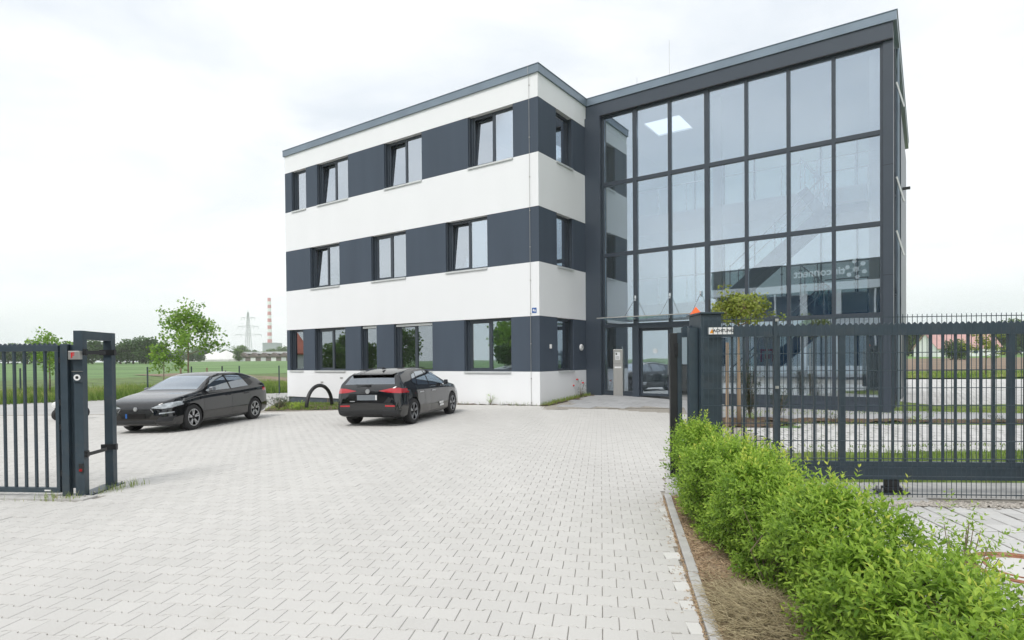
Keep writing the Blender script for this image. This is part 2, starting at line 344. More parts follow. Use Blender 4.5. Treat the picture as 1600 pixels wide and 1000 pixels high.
for x, y in vis:
    o = ob('paver', pm, driveway, None, (x, y, G(x, y)+random.uniform(-.001, .001)), (random.gauss(0, .004), random.gauss(0, .004), -TH+random.gauss(0, .003)))
rest = np.array([c for c in cent if (round(c[0], 4), round(c[1], 4)) not in vset])
def stamp(T, F, cen, th, jit=.0035, zj=.001, scale=None):
    n = len(cen); x = cen[:, 0]; y = cen[:, 1]; z = gz(x, y)
    sx = (gz(x+.3, y)-gz(x-.3, y))/.6; sy = (gz(x, y+.3)-gz(x, y-.3))/.6
    ang = -th+rng.normal(0, jit, n); c, s = np.cos(ang)[:, None], np.sin(ang)[:, None]
    px = T[None, :, 0]*c-T[None, :, 1]*s; py = T[None, :, 0]*s+T[None, :, 1]*c
    tx = sx+rng.normal(0, jit, n); ty = sy+rng.normal(0, jit, n)
    V = np.stack([x[:, None]+px, y[:, None]+py, (z+rng.normal(0, zj, n))[:, None]+T[None, :, 2]+px*tx[:, None]+py*ty[:, None]], 2)
    FF = F[None]+(np.arange(n)*len(T))[:, None, None]
    return V.reshape(-1, 3), FF.reshape(-1, F.shape[1])
V, F = stamp(PV, PF, rest, TH); me = np_mesh('paver_field', V, F, 4); me.materials.append(MT['paver']); set_attr(me, 'tint', np.repeat(rng.random(len(rest)), len(PF)))
tag(ob('paver_field', me, driveway), kind='stuff')
# cut stones along the kerb, pale where the strip is narrow
for x0, r, s1, s2, y, j in cuts:
    if y > 9.3: continue
    a = np.array([x0, y]); w = (r-.004-x0)
    if w < .03: continue
    b = M(); hb = .079; b.add([(0, -hb, 0), (w, -hb, 0), (w, hb, 0), (0, hb, 0), (-.003, -hb-.003, -.006), (w+.003, -hb-.003, -.006), (w+.003, hb+.003, -.006), (-.003, hb+.003, -.006)],
        [(0, 1, 2, 3), (4, 5, 1, 0), (5, 6, 2, 1), (6, 7, 3, 2), (7, 4, 0, 3)])
    o = b.build('cut_paver', MT['cutpaver'] if w < .13 and y < 6.4 else MT['paver'], driveway, loc=(x0, y+math.sin(TH)*.098*0, G(x0, y)), rz=-TH*.4)
# ------------------------------------------------------------------ kerb, mulch strip
kerb = empty('kerb', (1.11, 3.41, 0)); tag(kerb, kind='structure')
ka = math.atan(.184)
for q in range(-2, 5):
    y0 = 3.41+q*1.0*math.cos(ka)
    if y0 > 6.9: continue
    ln = min(.992, (6.93-y0)/math.cos(ka)); b = M(); b.box(.006, .078, 0, ln, -.12, .022)
    b.build('kerb_stone', MT['concrete'], kerb, bevel=.006, loc=((y0-3.41)*.184, y0-3.41, random.uniform(-.003, .003)), rz=-ka+random.gauss(0, .003))
mulch = sheet('mulch_bed', [(kerb_x(1.6)+.08, 1.6), (2.35, 1.6), (2.6, 6.7), (kerb_x(6.9)+.08, 6.9)], 26, 80, .005, MT['mulch'], rough=.006)
def strands(name, spots, mt, parent=None, kind='stuff'):
    """thin bent stalks: two crossed ribbons of two segments each"""
    V = []; F = []; tint = []
    for (x, y, z, ln, w, az, el) in spots:
        b = len(V); dx, dy, dz = math.cos(az)*math.cos(el), math.sin(az)*math.cos(el), math.sin(el)
        nx, ny = -dy, dx; h = random.uniform(-.2, .2)*ln
        for t in (0, .5, 1):
            o_ = h*(t*(1-t))*4; px, py, pz = x+dx*ln*t+nx*o_, y+dy*ln*t+ny*o_, z+dz*ln*t+abs(o_)*.3
            V += [(px-nx*w/2, py-ny*w/2, pz), (px+nx*w/2, py+ny*w/2, pz), (px, py, pz+w*.7)]
        for s in (0, 3):
            F += [(b+s, b+s+3, b+s+5, b+s+2), (b+s+2, b+s+5, b+s+4, b+s+1)]
        tint += [random.random()]*4
    me = np_mesh(name, V, F, 4); me.materials.append(mt); set_attr(me, 'tint', tint); o = ob(name, me, parent)
    if kind: o['kind'] = kind
    return o
MT['straw'] = leaf_mat('straw', (.24, .19, .11), (.50, .43, .27), .15, rough=.8)
MT['chips'] = leaf_mat('mulch_chips', (.20, .125, .075), (.54, .40, .26), .05, rough=.9)
sp = []
for q in range(7000):
    y = 2.6+4.25*random.random(); x = kerb_x(y)+.085+random.random()**1.3*.75
    sp.append((x, y, G(x, y)+random.uniform(.0, .018), random.uniform(.02, .07), random.uniform(.002, .006), random.uniform(0, 6.3), random.gauss(.05, .25)))
for q in range(260):     # crumbs blown over the kerb on to the stones
    y = random.choice([3.9, 4.4, 5.2, 5.9, 6.5])+random.gauss(0, .12); x = kerb_x(y)-abs(random.gauss(0, .07))+.03
    sp.append((x, y, G(x, y)+.004, random.uniform(.01, .03), random.uniform(.002, .005), random.uniform(0, 6.3), random.gauss(0, .1)))
for q in range(1500):     # crumbs in the joint beside the kerb
    y = 2.5+4.4*random.random(); sp.append((kerb_x(y)-.008+random.gauss(0, .006), y, G(kerb_x(y), y)+.001, random.uniform(.01, .03), .004, math.pi/2-ka+random.gauss(0, .3), 0))
strands('mulch_chips', sp, MT['chips'])
sp = []
for q in range(9000):
    t = random.gauss(0, 1); u_ = random.gauss(0, 1); x = 1.50+.145*t; y = 3.42+.33*u_
    if x < kerb_x(y)+.06: x = kerb_x(y)+.06+random.random()*.1
    h = .20*math.exp(-((x-1.5)/.22)**2-((y-3.4)/.45)**2)
    sp.append((x, y, h*random.uniform(.4, 1)+.01, random.uniform(.05, .15), random.uniform(.0015, .0035), random.uniform(0, 6.3), random.gauss(0, .35)))
tag(strands('straw_heap', sp, MT['straw'], kind='stuff'))
# ------------------------------------------------------------------ slabs of the footpath right of the hedge
footpath = sheet('footpath', [(2.36, 1.2), (9, 1.2), (9, 6.32), (2.62, 6.92)], 30, 20, -.012, MT['sand'])
sl = M(); sl.add([(-.094, -.104, 0), (.094, -.104, 0), (.094, .104, 0), (-.094, .104, 0), (-.1, -.11, -.006), (.1, -.11, -.006), (.1, .11, -.006), (-.1, .11, -.006)],
    [(0, 1, 2, 3), (4, 5, 1, 0), (5, 6, 2, 1), (6, 7, 3, 2), (7, 4, 0, 3)])
SV = np.array(sl.v, np.float32); SF = np.array(sl.f, np.int32)
sm_ = np_mesh('slab', SV, SF, 4); sm_.materials.append(MT['paverR']); set_attr(sm_, 'tint', np.zeros(len(SF)))
cs = []
for j in range(3, 30):
    for i_ in range(4, 48):
        p = (i_*.217)*E1+(j*.232+.3)*E2
        if p[0] < 2.5+.03*p[1] or p[1] > 6.33 or p[1] < 1.6 or p[0] > 8.8: continue
        if math.hypot(p[0]-3.86, p[1]-4.42) < .47: continue
        cs.append((0 if p[0]/p[1] < .9 else 1, p[1], p[0], p[1]))
cs.sort(); cs = np.array(cs)[:, 2:]
for x, y in cs[:280]: ob('slab', sm_, footpath, None, (x, y, G(x, y)+random.uniform(-.002, .002)), (random.gauss(0, .004), random.gauss(0, .004), -TH+random.gauss(0, .004)))
V, F = stamp(SV, SF, cs[280:], TH); me = np_mesh('slab_field', V, F, 4); me.materials.append(MT['paverR']); set_attr(me, 'tint', np.repeat(rng.random(len(cs)-280), len(SF))); tag(ob('slab_field', me, footpath), kind='stuff')
# manhole cover: rusty ring around a concrete disc
mh = empty('manhole_cover', (3.86, 4.42, 0)); tag(mh, 'round manhole cover with a rusty iron ring and pale concrete centre in the slabs', 'manhole')
MT['rust'] = mat('rust', (.30, .13, .07), .85, var=.4, scale=25, bump=.5, dirt=((.50, .45, .38), 9, .6))
b = M(); b.lathe([(.40, -.01), (.40, .004), (.37, .007), (.34, .004), (.335, -.01)], 40); b.build('ring', MT['rust'], mh, smooth=False)
b = M(); b.lathe([(.30, .003), (.325, -.004), (.325, -.012)], 40); b.add([(.30*math.cos(2*math.pi*q/40), .30*math.sin(2*math.pi*q/40), .003) for q in range(40)], [tuple(range(40))]); b.build('lid', MT['cutpaver'], mh)
b = M(); b.lathe([(.285, .0035), (.285, .008), (.262, .008), (.262, .0035)], 40); b.build('lid_rim', MT['rust'], mh)
b = M(); b.box(-.05, .05, -.012, .012, .004, .009); b.build('lifting_slot', MT['dark'], mh)
b = M(); b.lathe([(.47, -.011), (.47, -.003), (.402, -.003), (.402, -.011)], 40); b.build('collar', MT['concrete'], mh)
# gravel line under the fence
gs = []
for q in range(2600):
    x = random.uniform(3.6, 9); y = 6.62-.097*(x-2.2)+random.gauss(0, .06)-.04; gs.append((x, y, random.uniform(.008, .026)))
V = []; F = []
for x, y, r in gs:
    b0 = len(V); zz = r*.5
    for dx, dy, dz in ((1, 0, 0), (0, 1, 0), (-1, 0, 0), (0, -1, 0), (0, 0, 1), (0, 0, -1)):
        V.append((x+dx*r*random.uniform(.7, 1.2), y+dy*r*random.uniform(.7, 1.2), zz+dz*r*.7))
    F += [(b0, b0+1, b0+4), (b0+1, b0+2, b0+4), (b0+2, b0+3, b0+4), (b0+3, b0, b0+4), (b0+1, b0, b0+5), (b0+2, b0+1, b0+5), (b0+3, b0+2, b0+5), (b0, b0+3, b0+5)]
me = np_mesh('gravel', V, F, 3); me.materials.append(MT['gravel']); tag(ob('gravel', me), kind='stuff')
b = M(); b.box(0, 2.6, -.16, .16, -.2, .012); b.build('foundation_strip', MT['concrete'], None, loc=(2.0, 6.72, 0), rz=R(-5.5)); tag(bpy.data.objects['foundation_strip'], kind='structure')
b = M(); b.prism([(1.79, 6.98), (2.3, 6.94), (2.9, 9.3), (2.43, 9.38)], -.2, .018); b.build('gate_foundation', MT['concrete']); tag(bpy.data.objects['gate_foundation'], kind='structure')
b = M(); b.box(-2.4, .36, -.06, .16, -.2, .015); b.build('leaf_foundation', MT['concrete'], None, loc=(-5.35, 6.98, 0), rz=R(-5.5)); tag(bpy.data.objects['leaf_foundation'], kind='structure')
# ------------------------------------------------------------------ grass-jointed setts of the parking yard
cs = []
for j in range(40, 122):
    for i_ in range(-20, 110):
        p = (i_*.225+.1*(j % 2))*E1+(j*.235)*E2; x, y = p
        if y < 9.95 or y > 19.5 or x < 4.7+(y-9.9)*.15 or x > y*.93+.5 or x > 24: continue
        if 13.5 < y < 14.95 and x < 6.7: continue
        if y > 12.95+(15.5-x)*.15 and y < 16 and x < 16: continue
        if 14.9 <= y and x < 16.6: continue
        cs.append((y, x, y))
cs.sort(); cs = np.array(cs)[:, 1:]
vis = cs[:300]
for x, y in vis: ob('sett', sm_, parking, None, (x, y, G(x, y)+random.uniform(-.004, .002)), (random.gauss(0, .01), random.gauss(0, .01), -TH+random.gauss(0, .01)))
V, F = stamp(SV, SF, cs[300:], TH, .01, .002); me = np_mesh('sett_field', V, F, 4); me.materials.append(MT['paverR']); set_attr(me, 'tint', np.repeat(rng.random(len(cs)-300), len(SF))); tag(ob('sett_field', me, parking), kind='stuff')
# farther setts: too small to tell apart singly
cs = []
for j in range(80, 190):
    for i_ in range(20, 190):
        p = (i_*.225+.1*(j % 2))*E1+(j*.235)*E2; x, y = p
        if y < 19.5 or y > 43 or x < 13.8+(y-22)*.02 or x > y*.93+.5 or x > 24+(y-9.9)*.6: continue
        cs.append((x, y))
cs = np.array(cs); V, F = stamp(SV, SF, cs, TH, .01, .002); me = np_mesh('far_sett_field', V, F, 4); me.materials.append(MT['paverR']); set_attr(me, 'tint', np.repeat(rng.random(len(cs)), len(SF))); tag(ob('far_sett_field', me, parking), kind='stuff')
# entrance apron: large dark slabs
apron = sheet('entrance_apron', [(1.3, 18.35), (5.3, 18.2), (7.4, 20.0), (3.2, 22.3)], 30, 30, .0, MT['sand'])
bo = np.array([3.2, 22.2]); ub = np.array([.8205, -.5715]); vb = np.array([.5715, .8205]); c_ = M(); am = []
for i_ in range(-2, 9):
    for j in range(-8, 1):
        p = bo+ub*(i_*.62+.31*(j % 2))+vb*(j*.42)
        x, y = p
        if y < 18.45 or x < 1.25+(y-18.35)*.45 or x > 5.1+(y-18.2)*1.1 or (x-3.2)*.5715+(y-22.45)*.8205 > -.1: continue
        hx, hy = .303, .203; z = G(x, y)+.012
        b = M(); b.add([(-hx, -hy, 0), (hx, -hy, 0), (hx, hy, 0), (-hx, hy, 0), (-hx-.004, -hy-.004, -.02), (hx+.004, -hy-.004, -.02), (hx+.004, hy+.004, -.02), (-hx-.004, hy+.004, -.02)],
            [(0, 1, 2, 3), (4, 5, 1, 0), (5, 6, 2, 1), (6, 7, 3, 2), (7, 4, 0, 3)])
        if not am: o = b.build('apron_slab', MT['apron'], apron); am.append(o.data)
        else: o = ob('apron_slab', am[0], apron)
        sx = G(x+.4, y)-G(x-.4, y); sy = G(x, y+.4)-G(x, y-.4)
        o.matrix_local = Matrix.Translation((x, y, z)) @ Matrix.Rotation(-sx/.8, 4, 'Y') @ Matrix.Rotation(sy/.8, 4, 'X') @ Matrix.Rotation(R(-34.86), 4, 'Z')
# ------------------------------------------------------------------ the office building (u along the facade, v into it)
BY = R(-34.945)
bld = empty('office_building', (.913, 19.49, 0), BY)
tag(bld, 'three storey office building striped white and anthracite with a full height glass entrance hall', 'building')
ZC = 10.96; Z3T, Z3B, Z2T, Z2B, Z1T, Z1B = 10.187, 8.39, 6.628, 4.809, 3.034, 1.191
WL = 13.73; VD = 3.476; GW = 9.63; GE = 12.3; TK = .32
bands = {3: (Z3B, Z3T), 2: (Z2B, Z2T), 1: (Z1B, Z1T)}
wins = {3: [(-13.23, -12.19, 1, 0), (-11.41, -9.37, 2, 1), (-7.21, -5.18, 2, 1), (-2.94, -1.0, 2, 1)],
        2: [(-11.95, -9.98, 2, 1), (-8.01, -6.06, 2, 0), (-4.03, -2.12, 2, 1)],
        1: [(-13.51, -12.52, 1, 0), (-11.7, -9.66, 2, 0), (-8.7, -7.75, 1, 0), (-6.76, -4.73, 2, 0), (-3.19, -1.14, 2, 0)]}
# white bands wrap the front and the inner side
for z0, z1 in ((0, Z1B), (Z1T, Z2B), (Z2T, Z3B), (Z3T, ZC)):
    zz = z0 if z0 else -.06
    b = M(); b.box(-WL, 0, 0, TK, z0, z1); b.box(-TK, 0, TK, VD-.03, zz, z1); b.box(-WL, -WL+TK, TK, 9.0, z0, z1); b.build('white_band', MT['white'], bld)
b = M(); b.box(-WL+.04, -.3, .045, TK, -.6, -.003); b.box(-WL+.04, -WL+.3, TK, 9, -.6, -.003); b.build('plinth', MT['plinth'], bld)
for u in (-10.9, -8.1): M().box(u, u+.04, .02, .044, -.42, -.01).build('plinth_joint', MT['bark'], bld)
b = M(); b.box(-4.9, -1.6, -.05, .0, -.02, .03); b.build('drip_rail', MT['black'], bld)
side_w = (1.16, 2.30)
for fl, (z0, z1) in bands.items():
    u = -WL+.0
    for a, c, n, t in wins[fl]+[(0, 0, 0, 0)]:
        b = M(); b.box(u, a, .006, TK, z0+.0005, z1-.0005); b.build('gray_panel', MT['gray'], bld); u = c
    b = M(); b.box(-TK, -.006, TK, side_w[0], z0+.0005, z1-.0005); b.build('gray_panel', MT['gray'], bld)
    b = M(); b.box(-TK, -.006, side_w[1], VD-.03, z0+.0005, z1-.0005); b.build('gray_panel', MT['gray'], bld)
    b = M(); b.box(-WL+.006, -WL+TK, TK, 9.0, z0+.0005, z1-.0005); b.build('gray_panel', MT['gray'], bld)
def window(u0, u1, z0, z1, n, tilt_, side=False):
    gm = MT['glass_g'] if z0 < 2 else MT['glass_w']
    """origin at the lower outer left corner of the opening; x right, y inwards"""
    w, h = u1-u0, z1-z0; D0 = .17; fw = .065
    b = M()
    b.box(0, .05, .05, D0+.06, 0, h); b.box(.0501, .13, D0-.03, D0+.05, 0, h)                   # shutter guide and liner
    b.box(w-.03, w, .05, D0+.06, 0, h)
    b.box(.1301, w-.0301, D0, D0+.08, h-.10, h-.0005); b.box(.1301, w-.0301, D0, D0+.08, 0, .075)
    x0, x1 = .1301, w-.0301
    b.box(x0+.0, x0+fw, D0+.001, D0+.08, .0751, h-.1001); b.box(x1-fw*.6, x1, D0+.001, D0+.08, .0751, h-.1001)
    mid = (x0+x1)/2
    if n == 2: b.box(mid-.05, mid+.05, D0+.001, D0+.08, .0751, h-.1001)
    f = b.build('window', MT['frame'], bld)
    if side: f.location = (0, u0, z0); f.rotation_euler = (0, 0, R(90))
    else: f.location = (u0, 0, z0)
    cells = [(x0+fw, mid-.05), (mid+.05, x1-fw*.6)] if n == 2 else [(x0+fw, x1-fw*.6)]
    for q, (a, c) in enumerate(cells):
        zz0, zz1 = .0752, h-.1002
        if q == 0 and (tilt_ or n == 2):
            s = M(); t = .045; s.box(a+.001, a+t, 0, .05, 0, zz1-zz0-.002); s.box(c-t, c-.001, 0, .05, 0, zz1-zz0-.002); s.box(a+t, c-t, 0, .05, 0, t); s.box(a+t, c-t, 0, .05, zz1-zz0-t, zz1-zz0-.002)
            so = s.build('sash', MT['frame'], f, loc=(0, D0+.012, zz0+.001))
            p = M(); p.box(a+t, c-t, .02, .032, t, zz1-zz0-t); po = p.build('pane', gm, f, loc=(0, D0+.012, zz0+.001))
            if tilt_: so.rotation_euler = (R(-3.8), 0, 0); po.rotation_euler = (R(-3.8), 0, 0); so.location.y += .03; po.location.y += .03
        else:
            p = M(); p.box(a, c, D0+.03, D0+.042, zz0, zz1); p.build('pane', gm, f)
    s = M(); s.box(-.0, w, -.045, .16, -.028, -.001); s.box(-.0, w, -.045, -.035, -.06, -.0285); s.build('sill', MT['sill'] if True else 0, f)
    return f
for fl in (3, 2, 1):
    z0, z1 = bands[fl]
    for u0, u1, n, t in wins[fl]: window(u0, u1, z0, z1, n, t)
    window(side_w[0], side_w[1], z0, z1, 1, 0, side=True)
# shutter boxes half lowered on two ground floor windows
for u0, u1 in ((-8.7, -7.75), (-6.76, -4.73)):
    b = M(); [b.box(u0+.06, u1-.04, .07+.004*(q % 2), .085+.004*(q % 2), Z1T-.03-.028*(q+1), Z1T-.032-.028*q) for q in range(3)]; b.build('shutter', MT['sill'], bld)
# roofs, floors, room walls
b = M(); b.box(-WL-.06, .06, -.06, 9.0, ZC+.001, ZC+.262); b.box(-WL-.08, .08, -.08, 9.02, ZC+.2621, ZC+.275); b.build('roof_coping', MT['coping'], bld)
for z in (.05, 3.55, 7.15, 10.6):
    b = M(); b.box(-WL+TK+.002, -TK-.002, TK+.002, 8.9, z, z+.28); b.build('floor_slab', [MT['inceil']] if z > 1 else MT['infloor'], bld)
b = M(); b.box(-WL+TK, -TK, 6.0, 6.1, .33, 10.6); b.build('room_wall', MT['inwhite'], bld)
b = M(); b.box(-WL, 0, 9.0, 9.3, -.5, ZC); b.build('rear_wall', MT['white'], bld)
for u in (-12.3, -8.9, -4.4):
    b = M(); b.box(u, u+.1, TK+.01, 6.0, .33, 10.6); b.build('partition', MT['inwhite'], bld)
# lightning conductor, number plate, lamps
b = M(); b.tube([(-.33, -.025, .02), (-.33, -.025, ZC), (-.33, -.085, ZC+.02), (-.33, -.085, ZC+.27)], .006, 6)
cnd = b.build('lightning_conductor', MT['steel'], bld)
for z in (.15, .95, 2.1, 3.1, 4.2, 5.3, 6.5, 7.6, 8.9, 10.6):
    b = M(); b.box(-.345, -.315, -.03, 0, z, z+.03); b.build('clamp', MT['steel'], cnd)
plate = M().box(-.28, -.11, -.012, 0, 3.13, 3.30).build('number_plate', MT['blue'], bld, bevel=.003)
text_mesh('numerals', '4a', .14, MT['whiteplastic'], plate, (-.195, -.0125, 3.215), (R(90), 0, 0), .001, bold=.002)
wl = M(); wl.lathe([(.0, .0), (.11, .0), (.12, .02), (.115, .05), (.09, .062), (0, .066)], 28, 'x', (0, 2.82, 2.02)); lamp = wl.build('wall_clock', MT['whiteplastic'], bld, smooth=False)
b = M(); b.box(.0665, .069, 2.812, 2.826, 2.02, 2.09); b.box(.0665, .069, 2.82, 2.86, 2.008, 2.02); b.build('clock_hand', MT['black'], lamp)
b = M(); b.box(0, .05, .62, .70, 1.96, 2.10); b.build('sensor', MT['whiteplastic'], bld, bevel=.006)
b = M(); b.box(0, .09, 3.30, 3.36, 2.42, 2.48); b.box(.02, .06, 3.26, 3.30, 2.28, 2.34); b.build('camera_bracket', MT['black'], bld)
for u, z in ((-10.0, .86), (-11.3, .66)):
    b = M(); b.box(u, u+.16, -.02, 0, z, z+.05); b.build('wall_inlet', MT['steel'], bld)

# ---- glass hall
b = M(); b.box(.0, .61, VD-.25, VD+.2, -.1, Z3T+.29); b.build('corner_pier', MT['clad'], bld)
b = M(); b.box(0.0, GW, VD-.16, VD+.2, 10.48, ZC-.002); b.build('fascia', MT['clad'], bld)
b = M(); b.box(0, GW, VD-.17, VD-.161, 10.475, 10.50); b.build('fascia_trim', MT['dark'], bld)
b = M(); b.box(.061, GW+.09, VD-.20, GE+VD+.1, ZC, ZC+.262); b.box(.081, GW+.11, VD-.22, GE+VD+.12, ZC+.2621, ZC+.275); b.build('hall_coping', MT['coping'], bld)
b = M(); b.box(9.385, GW, VD-.10, VD+.25, -.05, 10.48); b.build('corner_post', MT['clad'], bld)
for z in (7.0, 3.9):
    b = M(); b.box(9.38, GW+.002, VD-.102, VD-.1, z, z+.01); b.build('post_joint', MT['dark'], bld)
MU = [.61, 1.88, 3.15, 4.42, 5.67, 6.91, 8.14, 9.385]; TT = [.36, 2.796, 5.391, 7.977, 10.48]
for q, u in enumerate(MU):
    w = .10 if q not in (1, 3) else .15
    z0 = -.05
    if q == 0: b = M().box(u, u+.07, VD-.05, VD+.10, z0, 10.4799)
    elif q == 7: b = M().box(u-.075, u-.001, VD-.05, VD+.10, z0, 10.4799)
    else: b = M().box(u-w/2, u+w/2, VD-.05, VD+.10, z0, 10.4799)
    b.build('mullion', MT['frame'], bld)
for q in range(7):
    a = MU[q]+(.0755 if q in (1, 3) else .0505); c = MU[q+1]-(.0755 if q+1 in (1, 3) else .0505)
    if q == 0: a = .6805
    if q == 6: c = 9.309
    for k_, z in enumerate(TT):
        if k_ == 0 and q in (1, 2): continue
        h = .13 if k_ < 4 else .03
        b = M(); b.box(a, c, VD-.045, VD+.095, z-h/2 if k_ < 4 else z-.065, z+h/2 if k_ < 4 else z-.0005); b.build('transom', MT['frame'], bld)
    for k_ in range(4):
        if k_ == 0 and q in (1, 2): continue
        z0, z1 = TT[k_]+.0655, TT[k_+1]-.0655-(.0 if k_ == 3 else 0)
        b = M(); b.box(a, c, VD+.02, VD+.034, z0, z1); b.build('pane', MT['glass_c'], bld)
    if q not in (1, 2):     # base under the glass
        b = M(); b.box(a, c, VD-.02, VD+.09, -.1 if q else .1, .16); b.box(a, c, VD-.035, VD+.09, .1605, .294); b.build('base_panel', MT['clad'], bld)
b = M(); b.box(4.42, GW, VD-.03, VD-.021, -.05, .05); b.build('base_rail', MT['clad'], bld)
# heavy door post, doors with leaf, transom light
b = M(); b.box(1.78, 2.03, VD-.12, VD+.15, .1, 2.76); b.build('door_post', MT['clad'], bld)
b = M(); b.box(2.031, 4.38, VD-.1, VD+.12, 2.66, 2.765); b.build('door_head', MT['frame'], bld)
def door(u0, u1, hinge_left, ang, hand):
    w = u1-u0; f = M(); f.box(0, .07, 0, .06, 0, 2.38); f.box(w-.07, w, 0, .06, 0, 2.38); f.box(.07, w-.07, 0, .06, 0, .09); f.box(.07, w-.07, 0, .06, 2.3, 2.38)
    if not hinge_left: f.v = [(x-w, y, z) for x, y, z in f.v]
    d = f.build('door', MT['frame'], bld, loc=(u0 if hinge_left else u1, VD+.0, .275), rz=ang)
    s = 0 if hinge_left else -w
    M().box(s+.07, s+w-.07, .024, .036, .09, 2.3).build('pane', MT['glass_c'], d)
    hx = s+(w-.035 if hinge_left else .035)
    h = M(); h.tube([(hx, -.07, .75), (hx, -.07, 1.45)], .014, 8); h.tube([(hx, 0, .8), (hx, -.07, .8)], .01, 6); h.tube([(hx, 0, 1.4), (hx, -.07, 1.4)], .01, 6); h.build('handle', MT['chrome'], d)
    return d
door(2.04, 3.12, True, 0, 1); door(3.16, 4.36, False, R(-72), 1)
b = M(); b.lathe([(.06, 0), (.085, 0), (.085, .002), (.06, .002)], 24, 'y', (2.58, VD+.020, 1.86)); b.box(2.55, 2.61, VD+.018, VD+.02, 1.83, 1.89); b.build('door_emblem', MT['whiteplastic'], bld)
# canopy: glass sheet on rods
cn = M(); cn.box(.98, 4.28, VD-1.28, VD-.06, 3.0, 3.022); can = cn.build('canopy', MT['glass_r'], bld)
M().box(.975, 4.285, VD-1.295, VD-1.281, 2.995, 3.027).build('canopy_edge', MT['steel'], can)
for u in (1.88, 3.15, 4.2):
    b = M(); b.tube([(u, VD-1.0, 3.03), (u, VD-.05, 3.75)], .012, 6); b.tube([(u, VD-.05, 3.02), (u, VD-.12, 3.02)], .03, 8); b.box(u-.03, u+.03, VD-.06, VD-.05, 3.66, 3.84)
    b.box(u-.025, u+.025, VD-1.05, VD-.95, 3.023, 3.06); b.build('tie_rod', MT['chrome'], can)
# right hand side of the hall: opaque cladding, windows standing open
side = M(); side.box(GW-.12, GW-.0, VD+.25, VD+.5, 0, 10.47); side.box(GW-.12, GW, VD+5.0, GE+VD, 0, 10.47); side.build('side_cladding', MT['clad'], bld)
for z in (.4, 3.6, 7.1):
    b = M(); b.box(GW-.06, GW-.04, VD+.5, VD+5.0, z, z+3.1); b.build('side_pane', MT['glass_c'], bld)
    b = M(); b.box(GW-.02, GW+.03, VD+.5, VD+.56, z-.3, z+3.3 if z < 7 else 10.46); b.box(GW-.02, GW+.03, VD+3.5, VD+3.56, z-.3, z+3.3 if z < 7 else 10.46); b.box(GW-.02, GW+.03, VD+4.94, VD+5.0, z-.3, z+3.3 if z < 7 else 10.46)
    b.build('side_frame', MT['frame'], bld)
for z in (4.6, 6.2, 9.0):
    b = M(); b.bar((GW+.03, VD+1.2, z+.75), (GW+.22, VD+1.25, z), .05, .04); b.build('vent_sash', MT['sill'], bld)
b = M(); b.tube([(GW+.05, VD+1.6, .05), (GW+.05, VD+1.6, 10.9)], .045, 8); b.build('downpipe', MT['coping'], bld)
b = M(); b.box(GW, GW+.25, VD+7.5, VD+7.56, 8.0, 8.1); b.build('lamp_arm', MT['black'], bld)
b = M(); b.box(-.0, .3, VD+.21, GE+VD-.001, -.4, ZC-.01); b.build('rear_wall', MT['white'], bld)
b = M()                                                   # wall between wing and hall has openings on the galleries
# ---- inside the hall
b = M(); b.box(.31, GW-.13, VD+.21, GE+VD-.01, .05, .255); b.build('hall_floor', MT['infloor'], bld)
sk = (1.68, 3.05, 4.75, 6.3)
b = M(); zc0, zc1 = 10.40, 10.7
b.box(.31, sk[0], VD+.21, 12, zc0, zc1); b.box(sk[1], GW-.13, VD+.21, 12, zc0, zc1); b.box(sk[0], sk[1], VD+.21, sk[2], zc0, zc1); b.box(sk[0], sk[1], sk[3], 12, zc0, zc1)
b.build('hall_ceiling', MT['inceil'], bld)
b = M(); b.box(.31, GW-.13, VD+.205, VD+.209, 10.38, 10.46); b.build('ceiling_trim', MT['inwhite'], bld)
em = bpy.data.materials.new('lit_skylight'); em.use_nodes = True; em.node_tree.nodes['Principled BSDF'].inputs['Emission Color'].default_value = (.92, .97, 1, 1); em.node_tree.nodes['Principled BSDF'].inputs['Emission Strength'].default_value = .85
b = M(); b.box(sk[0], sk[1], sk[2], sk[3], zc0+.06, zc0+.08); b.build('skylight', em, bld)
op = bpy.data.materials.new('light_panel_opal'); op.use_nodes = True; on = op.node_tree.nodes; ol = op.node_tree.links; otr = on.new('ShaderNodeBsdfTranslucent'); otr.inputs['Color'].default_value = (.86, .93, .97, 1); omx = on.new('ShaderNodeMixShader'); omx.inputs['Fac'].default_value = .92  # translucent sheet for the added rear panels, passes daylight into the hall
on['Principled BSDF'].inputs['Base Color'].default_value = (.8, .84, .86, 1); ol.new(on['Principled BSDF'].outputs[0], omx.inputs[1]); ol.new(otr.outputs[0], omx.inputs[2]); ol.new(omx.outputs[0], on['Material Output'].inputs['Surface'])
for z0_, z1_ in ((.9, 3.2), (3.76, 6.8), (7.36, 10.39)):  # made-up translucent back wall, added to brighten the hall behind the galleries
    for q in range(7): M().box(.35+q*1.3, .35+q*1.3+1.24, 11.0, 11.03, z0_, z1_).build('added_light_panel', op, bld)
b = M(); [b.box(.31, GW-.13, 10.98, 11.12, z, z+.02) for z in ()]; [b.box(.31+q*1.3-.02, .31+q*1.3+.035, 10.96, 11.08, .26, 10.39) for q in range(8)]; b.build('light_panel_bar', MT['frame'], bld)['kind'] = 'stuff'  # bars between the added light panels
M().box(.31, GW-.13, 10.99, 11.1, .26, .89).build('rear_parapet', MT['inwhite'], bld)

